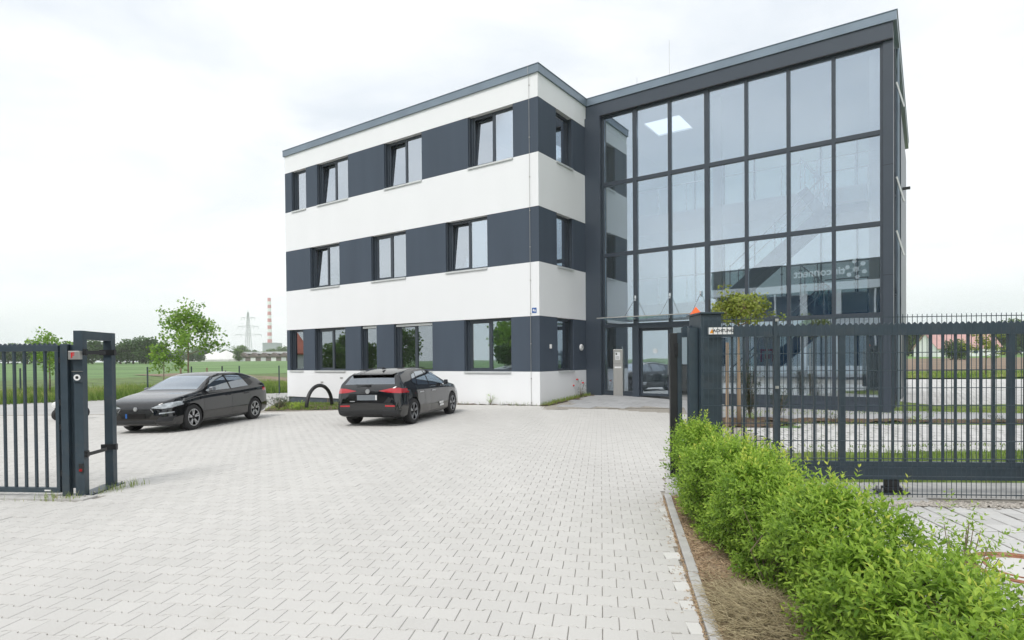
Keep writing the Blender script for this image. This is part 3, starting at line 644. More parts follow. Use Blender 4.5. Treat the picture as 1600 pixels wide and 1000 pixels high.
for z in (3.75, 7.35):
    b = M(); b.box(.31, GW-.14, 6.62, 10.98, z-.5, z); b.build('gallery_slab', MT['inceil'], bld)
    b = M(); b.box(.31, GW-.14, 6.58, 6.6195, z-.72, z+.03); b.build('gallery_fascia', MT['inwhite'], bld)
    for q in range(8):
        u0 = .4+q*1.15
        if u0 > 8.6: continue
        b = M(); b.box(u0, u0+1.09, 6.60, 6.612, z+.06, z+1.02); b.build('gallery_glass', MT['glass_r'], bld)
        b = M(); b.tube([(u0-.03, 6.64, z), (u0-.03, 6.64, z+1.08)], .02, 8); b.box(u0-.07, u0+.01, 6.612, 6.63, z+.28, z+.33); b.box(u0-.07, u0+.01, 6.612, 6.63, z+.8, z+.85); b.build('railing_post', MT['chrome'], bld)
    b = M(); b.tube([(.35, 6.64, z+1.1), (9.0, 6.64, z+1.1)], .02, 8); b.build('handrail', MT['chrome'], bld)
    b = M(); b.box(4.3, 4.5, 8.6, 8.8, z, z+3.0 if z < 5 else 10.39); b.build('inner_pillar', MT['inwhite'], bld)
for u, v in ((4.62, VD+.55), (9.14, VD+.50)):
    b = M(); b.box(u-.13, u+.13, v-.13, v+.13, .26, 10.39); b.build('column', MT['inwhite'], bld, bevel=.01)
def flight(u0, z0, u1, z1, v0, v1, steps):
    for v in (v0, v1):
        b = M(); b.bar((u0-.1, v, z0-.1), (u1+.05, v, z1-.12), .05, .34); b.build('stringer', MT['stair'], bld)
        b = M(); b.tube([(u0, v, z0+.95), (u1, v, z1+.95)], .02, 8); b.build('stair_handrail', MT['chrome'], bld)
        b = M(); b.add([(u0, v-.006, z0+.12), (u1, v-.006, z1+.12), (u1, v-.006, z1+.88), (u0, v-.006, z0+.88), (u0, v+.006, z0+.12), (u1, v+.006, z1+.12), (u1, v+.006, z1+.88), (u0, v+.006, z0+.88)],
            [(0, 1, 2, 3), (7, 6, 5, 4), (0, 4, 5, 1), (1, 5, 6, 2), (2, 6, 7, 3), (3, 7, 4, 0)]); b.build('stair_glass', MT['glass_r'], bld)
        for t in (0, .5, 1):
            u = u0+(u1-u0)*t; z = z0+(z1-z0)*t
            b = M(); b.tube([(u, v-.02, z-.1), (u, v-.02, z+1.0)], .02, 8); b.box(u-.05, u+.05, v-.02, v, z+.3, z+.35); b.box(u-.05, u+.05, v-.02, v, z+.75, z+.8); b.build('railing_post', MT['chrome'], bld)
    b = M(); b.bar((u0-.1, (v0+v1)/2, z0-.17), (u1+.05, (v0+v1)/2, z1-.19), abs(v1-v0)-.06, .10); b.build('stair_soffit', MT['stair'], bld)
    for s in range(steps):
        t = (s+1)/(steps+1); u = u0+(u1-u0)*t; z = z0+(z1-z0)*t
        M().box(u-.15, u+.15, v0+.03, v1-.03, z-.045, z).build('tread', MT['stair'], bld)
for z0, zl, z1 in ((.26, 2.95, 3.75), (3.75, 6.3, 7.35)):
    flight(4.9, z0, 7.75, zl, VD+.95, VD+2.05, 14)
    flight(7.75, zl, 6.9, z1, VD+2.15, VD+3.0, 4)
    b = M(); b.box(7.78, 9.0, VD+.93, VD+3.05, zl-.28, zl); b.build('landing', MT['stair'], bld)
    b = M(); b.box(7.80, 8.98, VD+.9, VD+.912, zl+.08, zl+.98); b.build('landing_glass', MT['glass_r'], bld)
    b = M(); b.tube([(8.95, VD+.92, zl-.2), (8.95, VD+.92, zl+1.05)], .022, 8); b.tube([(7.78, VD+.92, zl+1.05), (8.97, VD+.92, zl+1.05)], .02, 8); b.build('railing_post', MT['chrome'], bld)
# lobby furniture
def in_b(u, v, z=0):
    c, s = math.cos(BY), math.sin(BY); return (.913+u*c-v*s, 19.49+u*s+v*c, z)
rd = empty('reception_desk', in_b(2.7, 7.6, .256), BY); tag(rd, 'pale reception counter standing behind the entrance door in the glass hall', 'desk')
M().box(-1.1, 1.1, -.25, .25, 0, 1.05).build('counter_body', MT['inwhite'], rd, bevel=.01); M().box(-1.15, 1.15, -.32, .3, 1.051, 1.09).build('counter_top', MT['sill'], rd); M().box(-1.05, 1.05, -.2, .2, .0, .0).build('kick_board', MT['black'], rd) if False else None
cb = empty('white_cabinet', in_b(1.1, 4.6, .256), BY); tag(cb, 'low white cabinet behind the first ground floor pane beside the intercom pillar', 'cabinet')
M().box(-.42, .42, -.22, .22, .04, 1.12).build('carcass', MT['inwhite'], cb); M().box(-.41, -.01, -.235, -.2201, .06, 1.1).build('cabinet_door', MT['inwhite'], cb); M().box(.01, .41, -.235, -.2201, .06, 1.1).build('cabinet_door', MT['inwhite'], cb)
rs = empty('banner_stand', in_b(6.1, 4.3, .256), BY); tag(rs, 'white roll up banner with a red symbol behind the ground floor glass', 'banner')
M().box(-.32, .32, -.006, .006, .06, 2.2).build('banner_sheet', MT['whiteplastic'], rs); M().box(-.36, .36, -.08, .08, 0, .06).build('banner_base', MT['steel'], rs)
b = M(); b.box(-.22, .22, -.009, -.007, 1.55, 1.62); b.box(-.22, -.15, -.009, -.007, 1.2, 1.549); b.box(-.08, .1, -.009, -.007, 1.3, 1.48); b.box(.15, .22, -.009, -.007, 1.2, 1.549); b.build('banner_symbol', MT['red'], rs)
for q, (u, v, dz) in enumerate(((6.9, 5.6, 0), (8.0, 5.9, 0), (7.4, 6.4, 0))):
    ch = empty('lobby_chair', in_b(u, v, .256), BY+q*.9); tag(ch, ['white shell chair nearest the banner in the ground floor of the glass hall', 'white shell chair at the right end of the glass hall ground floor', 'white shell chair furthest back in the glass hall ground floor'][q], 'chair', 'chairs inside the glass hall')
    M().box(-.22, .22, -.22, .22, .42, .46).build('seat', MT['inwhite'], ch, bevel=.01); b = M(); b.add([(-.2, .2, .46), (.2, .2, .46), (.18, .28, .85), (-.18, .28, .85), (-.2, .225, .46), (.2, .225, .46), (.18, .305, .85), (-.18, .305, .85)], [(0, 1, 2, 3), (7, 6, 5, 4), (0, 4, 5, 1), (1, 5, 6, 2), (2, 6, 7, 3), (3, 7, 4, 0)]); b.build('backrest', MT['inwhite'], ch)
    for sx in (-1, 1):
        for sy in (-1, 1): M().tube([(sx*.2, sy*.2, 0), (sx*.15, sy*.15, .42)], .012, 6).build('leg', MT['chrome'], ch)
pp = empty('potted_plant', in_b(8.7, 6.0, .256), 0); tag(pp, 'dark leafy potted plant behind the lower right glass of the hall', 'plant')
M().lathe([(.0, 0), (.16, 0), (.22, .4), (.2, .4), (.0, .36)], 20).build('pot', MT['ingray'], pp)

# ------------------------------------------------------------------ intercom pillar by the door
ip = empty('intercom_pillar', (3.86, 21.62, .235), R(-15)); tag(ip, 'brushed steel intercom pillar with a paper notice and white name strip beside the entrance', 'intercom pillar')
M().box(-.17, .17, -.07, .07, 0, 1.70).build('housing', MT['steel'], ip, bevel=.008)
M().box(-.10, .08, -.075, -.0705, 1.32, 1.60).build('notice', MT['whiteplastic'], ip)
b = M(); [b.box(-.08, .05, -.0765, -.0752, 1.35+.03*q, 1.358+.03*q) for q in range(4)]; b.box(-.08, -.03, -.0765, -.0752, 1.50, 1.57); b.build('notice_print', MT['black'], ip)
M().box(-.12, .12, -.075, -.0705, 1.02, 1.08).build('name_strip', MT['whiteplastic'], ip); M().box(-.17, .17, -.0705, -.0701, 1.18, 1.185).build('seam', MT['black'], ip)
# thin rods on the roof
for k_, (u, v, h, lb) in enumerate(((2.6, 5.0, 2.1, 'thin lightning rod on the roof above the second glass bay'), (.9, 6.0, 1.6, 'thin lightning rod on the roof above the inner corner of the building'))):
    b = M(); b.tube([(0, 0, 0), (0, 0, h)], .007, 6); b.box(-.12, .12, -.12, .12, 0, .08); tag(b.build('lightning_rod', MT['steel'], None, loc=in_b(u, v, ZC+.275)), lb, 'lightning rod', 'lightning rods on the flat roof')

# ------------------------------------------------------------------ the building across the street (seen mirrored in the glass)
ob_ = empty('showroom_building', in_b(2.2, -30, -.03), BY+math.pi)
tag(ob_, 'gray fronted showroom building across the street with white lettering, mirrored in the glass hall', 'building')
MT['fas'] = mat('gray_green_fascia', (.10, .12, .125), .6, var=.06); MT['dkglass'] = mat('dark_blue_glazing', (.015, .055, .10), .08, var=.1)
# local x runs opposite to u: x = 2.2-u
HX0, HX1 = -11, 7.5
b = M(); b.box(HX0, HX1, 0, 12, 7.55, 9.25); b.build('fascia', MT['fas'], ob_)
b = M(); b.box(HX0-.1, HX1+.1, -.25, 12, 6.95, 7.549); b.box(HX0+.05, HX1-.05, .05, 12, 3.4, 4.9); b.box(HX0+.05, HX1-.05, .05, 12, 0, .9); b.build('white_band', MT['white'], ob_)
b = M(); b.box(HX0+.3, HX1-.3, .3, 12, 4.9, 6.95); b.box(HX0+.3, HX1-.3, .3, 12, .9, 3.4); b.build('glazing', MT['dkglass'], ob_)
for x in np.arange(HX0+1.2, HX1-.5, 2.4):
    b = M(); b.box(x, x+(.55 if int(x*10) % 2 else .12), .0, .299, 0, 6.949); b.build('pier', MT['white'], ob_)
text_mesh('lettering', 'tinconnect', .86, MT['whiteplastic'], ob_, (2.2-3.25, -.02, 8.42), (R(90), 0, 0), .02, bold=.022)
st = M()
for q in range(6):
    a = q*math.pi/3+.35; cxx, czz = 2.2-5.85, 8.45; r = .62
    st.bar((cxx, -.03, czz), (cxx+math.cos(a)*r*.85, -.03, czz+math.sin(a)*r*.85), .02, .13, (0, 1, 0)); st.lathe([(0, -.02), (.17, -.02), (.17, .0), (0, .0)], 16, 'y', (cxx+math.cos(a)*r, -.02, czz+math.sin(a)*r))
st.lathe([(0, -.02), (.2, -.02), (.2, .0), (0, .0)], 16, 'y', (cxx, -.02, czz)); st.build('emblem', MT['whiteplastic'], ob_)
# ------------------------------------------------------------------ left: gate leaf, catch portal
GA = R(-5.5)
def teeth(b, x0, x1, z, step, h, y0=-.012, y1=.012):
    n = int((x1-x0)/step)
    for q in range(n):
        x = x0+q*step
        b.add([(x, y0, z), (x+step, y0, z), (x+step/2, y0, z+h), (x, y1, z), (x+step, y1, z), (x+step/2, y1, z+h)], [(0, 1, 2), (5, 4, 3), (0, 2, 5, 3), (1, 4, 5, 2)])
lf = empty('gate_leaf', (-5.40, 7.10, 0), GA)
tag(lf, 'anthracite barred fence panel with spiked top rail standing left of the portal posts', 'gate panel')
b = M(); b.box(-2.3, 0, -.025, .025, 1.745, 1.815); b.box(-2.3, 0, -.025, .025, .055, .115); b.box(-.045, 0, -.025, .025, .1155, 1.7445); b.build('frame', MT['post'], lf, bevel=.003)
for q in range(17): M().box(-.19-q*.1345-.013, -.19-q*.1345+.013, -.012, .012, .116, 1.7445).build('bar', MT['post'], lf)
b = M(); teeth(b, -2.3, -.02, 1.8155, .065, .028, -.01, .01); b.build('spike_strip', MT['post'], lf)
M().box(-.20, -.12, -.029, -.0255, .075, .09).build('maker_plate', MT['whiteplastic'], lf)
for z in (.25, .8, 1.1, 1.6): M().box(.001, .02, -.02, .02, z, z+.07).build('rubber_stop', MT['black'], lf)
pt = empty('portal', (-5.181, 7.14, 0), R(7)); tag(pt, 'anthracite gate portal of two square posts joined on top, with red F box', 'gate portal')
b = M(); b.box(-.05, .05, -.05, .05, .005, 1.99); b.build('front_post', MT['post'], pt, bevel=.004)
b = M(); b.box(-.05, .05, .585, .685, .005, 1.99); b.build('rear_post', MT['post'], pt, bevel=.004)
b = M(); b.box(-.048, .048, .0501, .5849, 1.885, 1.988); b.build('head_bar', MT['post'], pt)
b = M(); b.box(-.192, -.112, -.06, .02, .005, 1.83); b.build('side_post', MT['post'], pt, bevel=.003)
b = M(); b.box(-.1115, -.0505, .0, .04, .1, 1.82); b.build('filler', MT['post'], pt)
b = M(); b.box(-.27, .10, -.13, .12, -.01, .014); b.box(-.10, .11, .1201, .75, -.012, .011); b.build('base_plate', MT['post'], pt)
b = M(); [b.tube([(x, y, .012), (x, y, .035)], .011, 6) for x in (-.24, .08) for y in (-.105, .095)]; b.tube([(.09, .71, .01), (.09, .71, .035)], .011, 6); b.build('anchor_bolt', MT['steel'], pt)
for z in (1.70, .475):
    a = M(); a.box(.0505, .066, -.045, .035, z-.005, z+.07); a.box(.0661, .074, -.02, .40, z+.008, z+.050); a.box(.0661, .085, -.035, -.021, z-.008, z+.062); a.build('catch_arm', MT['black'], pt)
    a = M(); a.box(-.085, .095, .562, .5845, z+.0, z+.07); a.box(.0951, .103, .55, .60, z-.005, z+.075); a.build('catch_arm', MT['black'], pt)
    a = M(); [a.tube([(.066, -.03+dy, z+.032), (.074, -.03+dy, z+.032)], .006, 6) for dy in (0, .03)]; a.build('bolt', MT['chrome'], pt)
fb = M().box(-.072, .052, -.115, -.0505, 1.645, 1.745).build('indicator_box', MT['steel'], pt, bevel=.004)
text_mesh('letter', 'F', .085, MT['red'], fb, (-.022, -.116, 1.692), (R(90), 0, 0), .001, bold=.003)
b = M(); b.box(-.048, .049, -.068, -.0505, 1.375, 1.50); rdr = b.build('reader', MT['post'], pt, bevel=.004)
b = M(); b.box(-.055, .055, -.085, -.05, 1.501, 1.506); b.build('rain_lip', MT['steel'], rdr)
b = M(); b.lathe([(.019, 0), (.036, 0), (.036, -.010), (.019, -.010)], 28, 'y', (.0, -.068, 1.43), close=True); b.build('light_ring', MT['whiteplastic'], rdr)
b = M(); b.lathe([(0, -.004), (.019, -.004), (.019, 0)], 24, 'y', (.0, -.068, 1.43)); b.build('lens', MT['dark'], rdr)
b = M(); b.box(.0, .0455, -.075, -.0505, .30, .40); sn = b.build('light_sensor', MT['black'], pt, bevel=.003)
M().box(.006, .040, -.078, -.0755, .31, .34).build('red_eye', mat('dark_red_lens', (.25, .01, .012), .2, var=.05), sn)
# ------------------------------------------------------------------ right: portal, sliding gate, mesh fence
pr = empty('drive_portal', (2.27, 7.0, 0), R(0)); tag(pr, 'broad anthracite post with flat cap and orange warning light at the hedge end', 'gate post')
MT['postdark'] = MT['post']
b = M(); b.box(-.11, .12, -.22, .24, .0, 2.10); b.build('housing', MT['post'], pr, bevel=.005)
b = M(); b.box(-.135, .145, -.25, .27, 2.1005, 2.12); b.build('cap', MT['post'], pr, bevel=.002)
b = M(); b.add([(-.12, .08, 2.1205), (.0, .08, 2.1205), (.0, .20, 2.1205), (-.12, .20, 2.1205), (-.06, .14, 2.215)], [(3, 2, 1, 0), (0, 1, 4), (1, 2, 4), (2, 3, 4), (3, 0, 4)]); b.build('warning_light', MT['orange'], pr)
M().tube([(.09, .1, 2.12), (.09, .1, 2.30)], .008, 6).build('antenna', MT['black'], pr)
b = M(); b.box(-.115, -.1105, -.1, .1, .5, 1.9); b.build('seam', MT['dark'], pr)
b = M(); b.box(-.215, -.1155, -.12, -.02, .05, 1.95); b.build('guide_post', MT['post'], pr, bevel=.003)
sg = empty('sliding_gate', (1.93, 7.16, 0), GA); tag(sg, 'anthracite barred sliding gate pulled open behind the mesh fence', 'gate')
b = M(); b.box(-.03, .055, -.035, .035, .17, 1.90); b.build('nose_profile', MT['black'], sg, bevel=.004)
b = M(); b.box(.0555, .11, -.03, .03, .17, 1.905); b.build('end_stile', MT['post'], sg, bevel=.003)
b = M(); b.box(.02, .06, -.05, -.036, 1.62, 1.78); b.tube([(.04, -.05, 1.66), (.04, -.058, 1.66)], .014, 10); b.tube([(.04, -.05, 1.74), (.04, -.058, 1.74)], .014, 10); b.build('photo_cell', MT['dark'], sg)
LG = 8.2
b = M(); b.box(.1105, LG, -.03, .03, 1.85, 1.965); b.build('top_rail', MT['post'], sg)
b = M(); b.box(.1105, LG, -.03, .03, .315, .375); b.build('lower_rail', MT['post'], sg)
b = M(); b.box(.1105, LG, -.05, .05, .17, .3145); b.box(.1105, LG, -.055, .055, .295, .302); b.build('track_beam', MT['post'], sg, bevel=.004)
for x in [.700+.134*(q-3) for q in range(12)]+[2.10+.137*q for q in range(12)]+[3.94+.137*q for q in range(12)]+[5.78+.137*q for q in range(12)]: M().box(x-.012, x+.012, -.011, .011, .3755, 1.8495).build('bar', MT['post'], sg)
for x in (1.945, 3.79, 5.63): M().box(x-.036, x+.036, -.02, .02, .3755, 1.8495).build('stile', MT['post'], sg)
b = M(); teeth(b, .12, LG, 1.9655, .065, .03, -.01, .01); b.build('spike_strip', MT['post'], sg)
rl = empty('roller_block', (4.42, 6.93, 0), GA); tag(rl, 'black roller block carrying the sliding gate on the concrete strip', 'roller')
b = M(); b.box(-.16, .16, -.10, .10, .013, .03); b.build('base', MT['black'], rl)
b = M(); b.box(-.09, .09, -.06, .06, .03, .08); b.box(-.07, .07, -.045, .045, .08, .165); b.build('carriage', MT['black'], rl, bevel=.006)
b = M(); [b.tube([(x, y, .03), (x, y, .075)], .012, 6) for x in (-.13, .13) for y in (-.07, .07)]; b.build('bolt', MT['steel'], rl)
fe = empty('mesh_fence', (2.17, 6.72, 0), GA); tag(fe, 'anthracite double wire mesh fence running from the drive post to the right edge', 'fence')
for x0, x1 in ((.0, .765), (.815, 3.43), (3.48, 5.8)):
    b = M(); n = int(round((x1-x0)/.05))
    for q in range(n+1):
        x = x0+(x1-x0)*q/n; b.box(x-.0025, x+.0025, -.0025, .0025, .05, 2.06)
    b.build('vertical_wires', MT['post'], fe)['kind'] = 'stuff'
    for q in range(11):
        z = .085+q*.1945; c = M(); c.box(x0-.005, x1+.005, -.0095, -.003, z-.004, z+.004); c.box(x0-.005, x1+.005, .003, .0095, z-.004, z+.004); c.build('double_wire', MT['post'], fe)
for x in (.79, 3.455):
    b = M(); b.box(x-.02, x+.02, .013, .073, .0, 2.05); b.box(x-.022, x+.022, .011, .075, 2.0505, 2.058); p = b.build('post', MT['post'], fe, bevel=.003)
    b = M(); [b.box(x-.018, x+.018, -.018, -.0105, z, z+.03) for z in (.3, 1.25, 2.0)]; [b.lathe([(0, -.021), (.008, -.021), (.008, -.018)], 8, 'y', (x, 0, z+.015)) for z in (.3, 1.25, 2.0)]; b.build('clamp', MT['steel'], p)
sgn = empty('warning_sign', (2.16+.06, 6.735, 1.865), GA); tag(sgn, 'small white warning sign with orange triangle wired to the fence beside the gate post', 'sign')
M().box(0, .275, -.012, -.009, 0, .078).build('plate', MT['whiteplastic'], sgn)
b = M(); b.add([(.018, -.0125, .012), (.068, -.0125, .012), (.043, -.0125, .062)], [(0, 1, 2)]); b.build('triangle', mat('amber', (.75, .30, .01), .5), sgn)
text_mesh('sign_text', 'ACHTUNG', .046, MT['black'], sgn, (.168, -.0125, .039), (R(90), 0, 0), .0005, bold=.0015)

# ------------------------------------------------------------------ foliage
def leaves(P, D, N, ln, wd, fold=.25, tips=None):
    """P base points, D direction, N normal: pointed folded leaves of 4 quads' worth (2 quads each side as triangles)"""
    n = len(P); D = D/np.linalg.norm(D, axis=1, keepdims=True); Sd = np.cross(D, N); Sd /= (np.linalg.norm(Sd, axis=1, keepdims=True)+1e-9); U = np.cross(Sd, D)
    ln = ln[:, None]; wd = wd[:, None]
    base = P; tip = P+D*ln-U*ln*.12; mid = P+D*ln*.45+U*ln*.0
    l = mid-Sd*wd+U*wd*fold; r = mid+Sd*wd+U*wd*fold
    V = np.stack([base, l, tip, r, mid], 1).reshape(-1, 3)
    T = np.array([(0, 4, 1), (1, 4, 2), (0, 3, 4), (3, 2, 4)], np.int32)
    F = (T[None]+(np.arange(n)*5)[:, None, None]).reshape(-1, 3)
    return V, F
def leaf_obj(name, P, D, N, ln, wd, mt, parent=None, tint=None, kind='stuff', fold=.25):
    V, F = leaves(P, D, N, ln, wd, fold); me = np_mesh(name, V, F, 3); me.materials.append(mt)
    if tint is None: tint = rng.random(len(P))
    set_attr(me, 'tint', np.repeat(tint, 4)); o = ob(name, me, parent)
    if kind: o['kind'] = kind
    return o
MT['privet'] = leaf_mat('privet_leaf', (.10, .22, .022), (.40, .58, .08), .45, (.58, .63, .11))
MT['youngleaf'] = leaf_mat('young_tree_leaf', (.11, .24, .035), (.28, .45, .07), .4, (.28, .38, .06))
MT['treeleaf'] = leaf_mat('tree_leaf', (.030, .075, .022), (.085, .17, .04), .25)
MT['treeleaf2'] = leaf_mat('pale_tree_leaf', (.06, .13, .03), (.15, .25, .055), .3)
MT['evergreen'] = leaf_mat('evergreen_leaf', (.012, .035, .012), (.05, .085, .03), .15)
MT['grass'] = leaf_mat('grass_blade', (.11, .21, .03), (.32, .40, .10), .35, (.50, .46, .22), rough=.7)
MT['ballleaf'] = leaf_mat('lime_leaf', (.15, .22, .035), (.36, .40, .08), .35)
def unit(v): return v/(np.linalg.norm(v, axis=-1, keepdims=True)+1e-9)
def shoots(bases, dirs, lens, nleaf, lsize, tint0, wr=.20, bend=.25):
    """leafy shoots: opposite leaves up each stem. returns leaf arrays"""
    P = []; D = []; Nn = []; Ls = []; T = []
    for q in range(len(bases)):
        b_, d_, l_ = bases[q], dirs[q], lens[q]; n = max(3, int(nleaf*l_/.2)); side = unit(np.cross(d_, rng.normal(size=3)))
        side2 = np.cross(d_, side); az0 = rng.random()*6.28
        for k_ in range(n):
            t = (k_+.6)/n; p = b_+d_*l_*t+np.array([0, 0, -bend*l_*t*t*(1-abs(d_[2]))])
            for s in (0, math.pi):
                az = az0+k_*math.pi/2+s+rng.normal(0, .25); o_ = side*math.cos(az)+side2*math.sin(az)
                up = .35+1.2*t**2; dd = o_+d_*up+rng.normal(0, .12, 3); nn = d_-o_*.3+np.array([0, 0, .5])
                P.append(p); D.append(dd); Nn.append(nn); Ls.append(lsize*(1-.45*t**3)*rng.uniform(.75, 1.15)); T.append(min(1, tint0[q]*.75+t*t*.35+rng.normal(0, .07)))
    return np.array(P), np.array(D), np.array(Nn), np.array(Ls), np.clip(np.array(T), 0, 1)
# hedge along the kerb
hedge = empty('hedge', (1.8, 4.2, 0)); tag(hedge, 'bright green leafy privet hedge running along the kerb to the gate post', 'hedge')
def hedge_x0(y): return 1.50+.052*(y-1.5)+.03*np.sin(y*2.1)+.03*np.sin(y*5.3+1)
def hedge_x1(y): return 2.02+.03*(y-3)+.07*np.sin(y*2.7+.5)+.04*np.sin(y*6.1)
def hedge_h(y): return np.minimum(.55+.058*y, .86)+.03*np.sin(y*1.7+2)+.035*np.sin(y*4.3)
H0, H1 = 1.35, 6.42
bs = []; ds = []; ls = []; t0 = []
def lumpy(y, z): return .05*math.sin(y*7+z*9)+.04*math.sin(y*13-z*11+2)
for q in range(5800):
    y = H0+(H1-H0)*random.random(); h = float(hedge_h(y)); x0, x1 = float(hedge_x0(y)), float(hedge_x1(y)); r = random.random()
    top = r > .52
    if r < .36: z = h*(random.random()**.8)*.98; x = x0+.08*(1-z/h)*0+abs(random.gauss(0, .05))+lumpy(y, z)+(.10*(1-z/h)**2); d = np.array([-1, random.gauss(0, .45), .55+random.gauss(0, .35)])
    elif r < .52: z = h*random.random(); x = x1-abs(random.gauss(0, .05))+lumpy(y, z); d = np.array([1, random.gauss(0, .45), .6+random.gauss(0, .35)])
    else:
        x = x0+(x1-x0)*random.random(); e = abs((x-(x0+x1)/2)/((x1-x0)/2)); z = h*(1-.18*e**3)-abs(random.gauss(0, .045))+lumpy(y, x)*.7; d = np.array([random.gauss(0, .4)+(x-(x0+x1)/2)*1.3, random.gauss(0, .4), 1])
    if y < H0+.2 : d[1] -= .6
    if y > H1-.25: d[1] += .6
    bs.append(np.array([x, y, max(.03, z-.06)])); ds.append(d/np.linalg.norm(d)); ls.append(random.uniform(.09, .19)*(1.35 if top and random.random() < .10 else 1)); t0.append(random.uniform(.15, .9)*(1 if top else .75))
for q in range(60):    # long shoots standing over the top
    y = H0+.3+(H1-H0-.4)*random.random(); x = float(hedge_x0(y))+(float(hedge_x1(y))-float(hedge_x0(y)))*random.random()
    d = np.array([random.gauss(0, .25), random.gauss(0, .25), 1]); bs.append(np.array([x, y, float(hedge_h(y))-.1])); ds.append(d/np.linalg.norm(d)); ls.append(random.uniform(.2, .33)); t0.append(.9)
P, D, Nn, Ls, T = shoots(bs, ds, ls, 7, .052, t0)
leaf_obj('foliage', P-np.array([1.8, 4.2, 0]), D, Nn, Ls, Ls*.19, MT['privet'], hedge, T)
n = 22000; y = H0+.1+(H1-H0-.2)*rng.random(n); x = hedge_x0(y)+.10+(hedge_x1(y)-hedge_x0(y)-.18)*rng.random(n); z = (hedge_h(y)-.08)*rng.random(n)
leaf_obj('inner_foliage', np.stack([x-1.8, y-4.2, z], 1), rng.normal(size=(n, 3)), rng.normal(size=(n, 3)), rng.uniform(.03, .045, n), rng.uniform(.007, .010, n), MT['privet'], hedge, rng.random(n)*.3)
b = M()
for q in range(170):
    y = H0+(H1-H0)*q/170; x = float(hedge_x0(y)+hedge_x1(y))/2+random.gauss(0, .05)
    for k_ in range(3): b.tube([(x-1.8, y-4.2, 0), (x-1.8+random.gauss(0, .06), y-4.2+random.gauss(0, .06), .35), (x-1.8+random.gauss(0, .09), y-4.2+random.gauss(0, .1), .62)], [.006, .004, .002], 4)
b.build('stems', MT['bark'], hedge)['kind'] = 'stuff'
def shrub(name, label, cat, loc, h, rad, nsh, ll, mt, lsize, tint=(.3, .9), group=None, stems=14, wr=.19, lo=.05, cone=False):
    r = empty(name, (loc[0], loc[1], G(loc[0], loc[1]))); tag(r, label, cat, group)
    bs = []; ds = []; ls = []; t0 = []; sb = M()
    ends = []
    for q in range(stems):
        a = random.uniform(0, 6.3); t = random.random()**.6; e = np.array([math.cos(a)*rad*t, math.sin(a)*rad*t, h*random.uniform(.65, 1)*(1-.35*t)])
        sb.tube([(0, 0, 0), tuple(e*np.array([.35, .35, .5])), tuple(e)], [.008*h+.002, .005, .002], 5); ends.append(e)
    for q in range(nsh):
        e = ends[random.randrange(stems)]; t = random.uniform(lo, 1)**.7; p = e*np.array([t**1.2, t**1.2, t])
        sc = (1-p[2]/h*.85 if cone else 1)*rad; p = p+np.array([random.gauss(0, .22)*sc, random.gauss(0, .22)*sc, 0])
        d = np.array([p[0]/rad*.9+random.gauss(0, .5), p[1]/rad*.9+random.gauss(0, .5), .9]); bs.append(p); ds.append(d/np.linalg.norm(d)); ls.append(random.uniform(.6, 1.1)*ll); t0.append(random.uniform(*tint))
    P, D, Nn, Ls, T = shoots(bs, ds, ls, 7, lsize, t0); leaf_obj('foliage', P, D, Nn, Ls, Ls*wr, mt, r, T)
    sb.build('stems', MT['bark'], r, smooth=True)['kind'] = 'stuff'; return r
shrub('loose_shrub', 'loose upright privet shrub with long shoots on the slabs side of the hedge', 'shrub', (2.48, 3.30), .80, .26, 120, .20, MT['privet'], .040, stems=22)
shrub('low_shoots', 'sparse privet shoots rising at the lower right corner before the hedge', 'shrub', (2.15, 2.25), .70, .20, 60, .17, MT['privet'], .038, stems=12)
shrub('gate_shoots', 'tall thin privet shoots between hedge and fence mesh near the gate post', 'shrub', (2.32, 6.45), 1.05, .16, 60, .15, MT['privet'], .036, stems=10)
b = M(); b.add([(0, 0, 0), (.16, -.05, 0), (.24, .1, 0), (.05, .16, 0), (.03, .02, .13), (.12, -.01, .10), (.17, .09, .04), (.06, .12, .12)], [(3, 2, 1, 0), (4, 5, 6, 7), (0, 1, 5, 4), (1, 2, 6, 5), (2, 3, 7, 6), (3, 0, 4, 7)])
tag(b.build('concrete_lump', MT['concrete'], None, loc=(1.93, 6.62, 0), bevel=.01), 'pale chipped concrete lump at the foot of the gate post by the hedge', 'concrete block')
